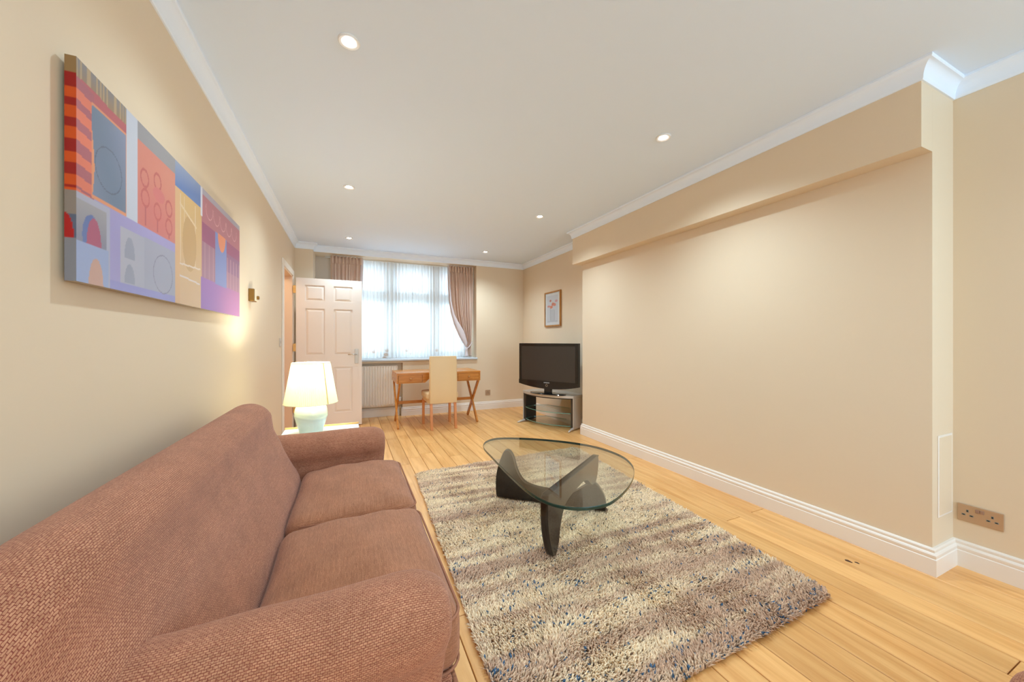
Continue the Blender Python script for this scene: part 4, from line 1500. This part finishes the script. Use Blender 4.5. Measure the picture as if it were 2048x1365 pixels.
def curtain(label, mirror, cx_):
    # half-widths measured on the right-hand curtain
    L = interp([(0.90, 1.800), (0.99, 1.800), (1.06, 1.812), (1.12, 1.765), (1.25, 1.69), (1.42, 1.612), (1.60, 1.556), (1.83, 1.515), (2.05, 1.500), (2.40, 1.492)])
    R = interp([(0.90, 1.905), (1.04, 1.895), (1.10, 1.893), (1.40, 1.912), (1.83, 1.925), (2.40, 1.935)])
    am = interp([(0.90, 0.022), (1.02, 0.016), (1.06, 0.014), (1.2, 0.026), (1.6, 0.034), (2.24, 0.032), (2.34, 0.014), (2.45, 0.012)])
    t = thing('curtain', label, 'curtain', (0.018, 0.045, 0), 0, 'taupe pinch pleat curtains')
    v, f_ = curtain_mesh(L, R, 0.905, 2.425, 5.985, 9, am, 170, 60, 0.4, 4)
    fx = (lambda x_: cx_ - x_) if mirror else (lambda x_: x_)
    me = bpy.data.meshes.new('drape'); me.from_pydata([(fx(a), b, c) for a, b, c in v], [], f_)
    o_ = link_mesh('drape', me, CURTAIN, t, smooth=True)
    md = o_.modifiers.new('thickness', 'SOLIDIFY'); md.thickness = 0.004
    # pale turned-back leading edge
    rows_ = 40; e = []
    for j in range(rows_ + 1):
        z = 1.06 + (2.425 - 1.06) * j / rows_
        w_ = 0.035 + 0.075 * math.exp(-((z - 1.32) / 0.22) ** 2) - 0.03 * (z < 1.12)
        a = L(z)
        for i in range(5):
            tt_ = i / 4
            e.append((fx(a - 0.004 + w_ * tt_), 5.985 - am(z) * 1.15 - 0.012 * math.sin(PI * tt_) - 0.006, z))
    ff = [(j * 5 + i, j * 5 + i + 1, (j + 1) * 5 + i + 1, (j + 1) * 5 + i) for j in range(rows_) for i in range(4)]
    me = bpy.data.meshes.new('turned_edge'); me.from_pydata(e, [], ff)
    o_ = link_mesh('turned_edge', me, LINING, t, smooth=True); o_['label'] = 'paler turned back leading edge of lining'
    md = o_.modifiers.new('thickness', 'SOLIDIFY'); md.thickness = 0.003
    # gathered heading tape: small pinch pleats
    for k in range(9):
        xx = 1.50 + 0.43 * (k + .5) / 9
        bm = bmesh.new()
        tube(bm, [(fx(xx), 5.955, 2.424), (fx(xx), 5.951, 2.385), (fx(xx), 5.953, 2.35), (fx(xx), 5.962, 2.32)], [0.020, 0.012, 0.011, 0.018], 8)
        obj('pinch_pleat', bm, CURTAIN, t, smooth=True)
    # rope tieback, loop and tassel
    bm = bmesh.new()
    tube(bm, [(fx(1.80), 5.95, 1.055), (fx(1.83), 5.935, 1.05), (fx(1.87), 5.945, 1.09), (fx(1.905), 5.98, 1.13), (fx(1.93), 6.03, 1.15)], 0.008, 8)
    tb = obj('tieback', bm, LINING, t, smooth=True)
    bm = lathe(bmesh.new(), [(0.006, 1.05), (0.014, 1.035), (0.016, 1.02), (0.009, 1.005), (0.012, 0.99), (0.026, 0.93), (0.028, 0.912), (0.02, 0.908)], 16, fx(1.805), 5.935)
    obj('tassel', bm, LINING, tb, smooth=True)
    return t


curtain('taupe curtain tied back at the right of the window', False, 0)
curtain('taupe curtain at the left of the window behind the white door', True, 1.665)

sh = thing('sheer_curtain', 'white sheer voile curtain hanging across the bright window', 'curtain', (0.77, 6.135, 0.895))
v, f_ = curtain_mesh(lambda z: -0.98, lambda z: 1.14, 0.0, 1.53, 0.0, 40, lambda z: 0.016 + 0.004 * math.sin(3 * z), 420, 12, 0, 8)
me = bpy.data.meshes.new('voile'); me.from_pydata(v, [], f_)
link_mesh('voile', me, SHEER, sh, smooth=True)
bm = tube(bmesh.new(), [(-1.1, 0, 1.532), (1.16, 0, 1.532)], 0.008, 8)
obj('curtain_rod', bm, FIXW, sh)

# ================================================================== side table and lamp
st = thing('side_table', 'white topped side table with gold edge behind the sofa arm', 'table', (-0.183, 2.955, 0))
obj('table_top', box(-0.252, 0.252, -0.20, 0.20, 0.492, 0.510, 0.003), WHITEW, st)
obj('edging', box(-0.252, 0.252, 0.20, 0.212, 0.488, 0.522, 0.002), GOLDW, st)
obj('edging', box(-0.252, 0.252, -0.212, -0.20, 0.488, 0.510, 0.002), GOLDW, st)
obj('apron', box(-0.235, 0.235, -0.18, 0.18, 0.43, 0.4915), WHITEW, st)
for a in (-0.215, 0.215):
    for b in (-0.16, 0.16):
        obj('leg', box(a - .018, a + .018, b - .018, b + .018, 0, 0.43), WHITEW, st)

lamp = thing('table_lamp', 'lit table lamp with pleated cream shade and pale ceramic jar base', 'lamp', (-0.245, 2.94, 0.5105))


def jar(r, z, a):
    w = math.exp(-((z - 0.125 - 0.012 * math.sin(2 * a + 0.6)) / 0.006) ** 2) * 0.0030 + math.exp(-((z - 0.108 - 0.014 * math.sin(2 * a + 1.4)) / 0.005) ** 2) * 0.0024
    return r + w


prof = catmull([(0.066, 0.0), (0.070, 0.004), (0.078, 0.04), (0.094, 0.09), (0.103, 0.135), (0.103, 0.165), (0.094, 0.195), (0.074, 0.216), (0.045, 0.226), (0.030, 0.230), (0.028, 0.25)], 6, False)
obj('jar_base', lathe(bmesh.new(), prof, 64, fn=jar), CERAMIC, lamp, smooth=True)
obj('stem', lathe(bmesh.new(), [(0.010, 0.25), (0.010, 0.30), (0.016, 0.305), (0.016, 0.33)], 14), BRASS, lamp)
bm = bmesh.new()
npl = 88
zt, zb_, rt, rb = 0.503, 0.222, 0.120, 0.168
rows_ = []
for j in range(9):
    t = j / 8
    z = zb_ + (zt - zb_) * t; r_ = rb + (rt - rb) * t
    ring = []
    for k in range(npl * 2):
        a = 2 * PI * k / (npl * 2)
        q = r_ + (0.0022 if k % 2 else -0.0022)
        ring.append(bm.verts.new((q * math.cos(a), q * math.sin(a), z)))
    rows_.append(ring)
for A, B in zip(rows_, rows_[1:]):
    for k in range(len(A)): bm.faces.new((A[k], A[(k + 1) % len(A)], B[(k + 1) % len(A)], B[k]))
shd = obj('lamp_shade', bm, SHADE, lamp)
shd['label'] = 'pleated cream fabric shade, glowing'
for z, r_ in ((zt, rt), (zb_, rb)):
    bm = tube(bmesh.new(), [((r_ + .001) * math.cos(a), (r_ + .001) * math.sin(a), z) for a in np.linspace(0, 2 * PI, 60, endpoint=False)], 0.003, 6, True)
    obj('shade_trim', bm, SHADE, shd)
bm = bmesh.new()
a_ = -0.85
tube(bm, [((rb + .004) * math.cos(a_), (rb + .004) * math.sin(a_), zb_), ((rt + .004) * math.cos(a_), (rt + .004) * math.sin(a_), zt)], 0.003, 6)
obj('shade_seam', bm, SHADETRIM, shd)
bm = bmesh.new()
bmesh.ops.create_uvsphere(bm, u_segments=16, v_segments=10, radius=0.03)
for v_ in bm.verts: v_.co.z += 0.365
obj('lamp_bulb', bm, emitter('warm_bulb', (1.0, 0.94, 0.82, 1), 9.0), lamp, smooth=True)
d = bpy.data.lights.new('lamp_glow', 'POINT'); d.energy = TABLE_LAMP_W; d.color = (0.86, 0.93, 0.92); d.shadow_soft_size = 0.035
o = bpy.data.objects.new('lamp_glow', d); C.objects.link(o); o.parent = lamp; o.location = (0, 0, 0.44)

# ================================================================== wall fittings
# double socket in the near recess
sk = thing('wall_socket', 'bronze double power socket low on the right recess wall', 'socket', (XN, 0.724, 0.238))
hw = 0.0745
obj('faceplate', box(-0.006, 0.0, -hw, hw, 0, 0.086, 0.002), STEEL, sk)
for s in (1, -1):
    c0 = s * 0.040
    for (a, z, w_, h_) in ((0, 0.055, 0.005, 0.008), (-0.013, 0.034, 0.008, 0.005), (0.013, 0.034, 0.008, 0.005)):
        hh_ = obj('pin_insert', box(-0.0068, -0.005, c0 + a - w_ * 0.85, c0 + a + w_ * 0.85, z - h_ * 0.85, z + h_ * 0.85, 0.0006, 1), PIN, sk)
        obj('pin_slot', box(-0.0070, -0.0055, c0 + a - w_ * 0.5, c0 + a + w_ * 0.5, z - h_ * 0.45, z + h_ * 0.45), PINBLK, hh_)
    obj('rocker_switch', box(-0.0095, -0.005, s * 0.0075 - 0.0065, s * 0.0075 + 0.0065, 0.058, 0.074, 0.001, 1), STEELSW, sk)
sk2 = thing('wall_socket', 'small single power socket on the back wall beside the desk', 'socket', (2.17, YB, 0.24))
obj('faceplate', box(-0.045, 0.045, -0.006, 0, 0, 0.088, 0.002), STEEL, sk2)
for (a, z, w_, h_) in ((0, 0.055, 0.005, 0.008), (-0.013, 0.034, 0.008, 0.005), (0.013, 0.034, 0.008, 0.005)):
    obj('pin_slot', box(a - w_ * .7, a + w_ * .7, -0.0068, -0.005, z - h_ * .7, z + h_ * .7), PINBLK, sk2)
ls = thing('light_switch', 'grey metal light switch on the left wall beside the door frame', 'switch', (XL, 4.60, 1.11))
obj('faceplate', box(0, 0.008, -0.045, 0.045, 0, 0.088, 0.002), SILVER, ls)
obj('rocker_switch', box(0.008, 0.013, -0.012, 0.012, 0.030, 0.058, 0.001), SILVER, ls)
th = thing('thermostat', 'small brass coloured thermostat box on the left wall past the painting', 'thermostat', (XL, 3.295, 1.464))
obj('casing', box(0, 0.036, -0.045, 0.045, 0, 0.093, 0.003), BRASS, th)
obj('front_cover', box(0.036, 0.044, -0.040, 0.040, 0.004, 0.089, 0.003), principled('cream_plastic', srgb(226, 206, 178), 0.5), th)
bm = lathe(bmesh.new(), [(0.014, 0), (0.014, 0.012), (0.010, 0.015)], 20)
k_ = obj('dial', bm, BRASS, th, auto=30); k_.rotation_euler = (0, PI / 2, 0); k_.location = (0.044, 0.01, 0.03)
ap = thing('access_panel', 'flush painted access panel on the end of the chimney breast', 'panel', (2.806, B0, 0.272))
obj('panel_frame', box(-0.083, 0.083, -0.004, 0, 0, 0.415, 0.0015, 1), TRIM, ap)
obj('panel_door', box(-0.073, 0.073, -0.0055, -0.003, 0.01, 0.405, 0.001, 1), WALL, ap)
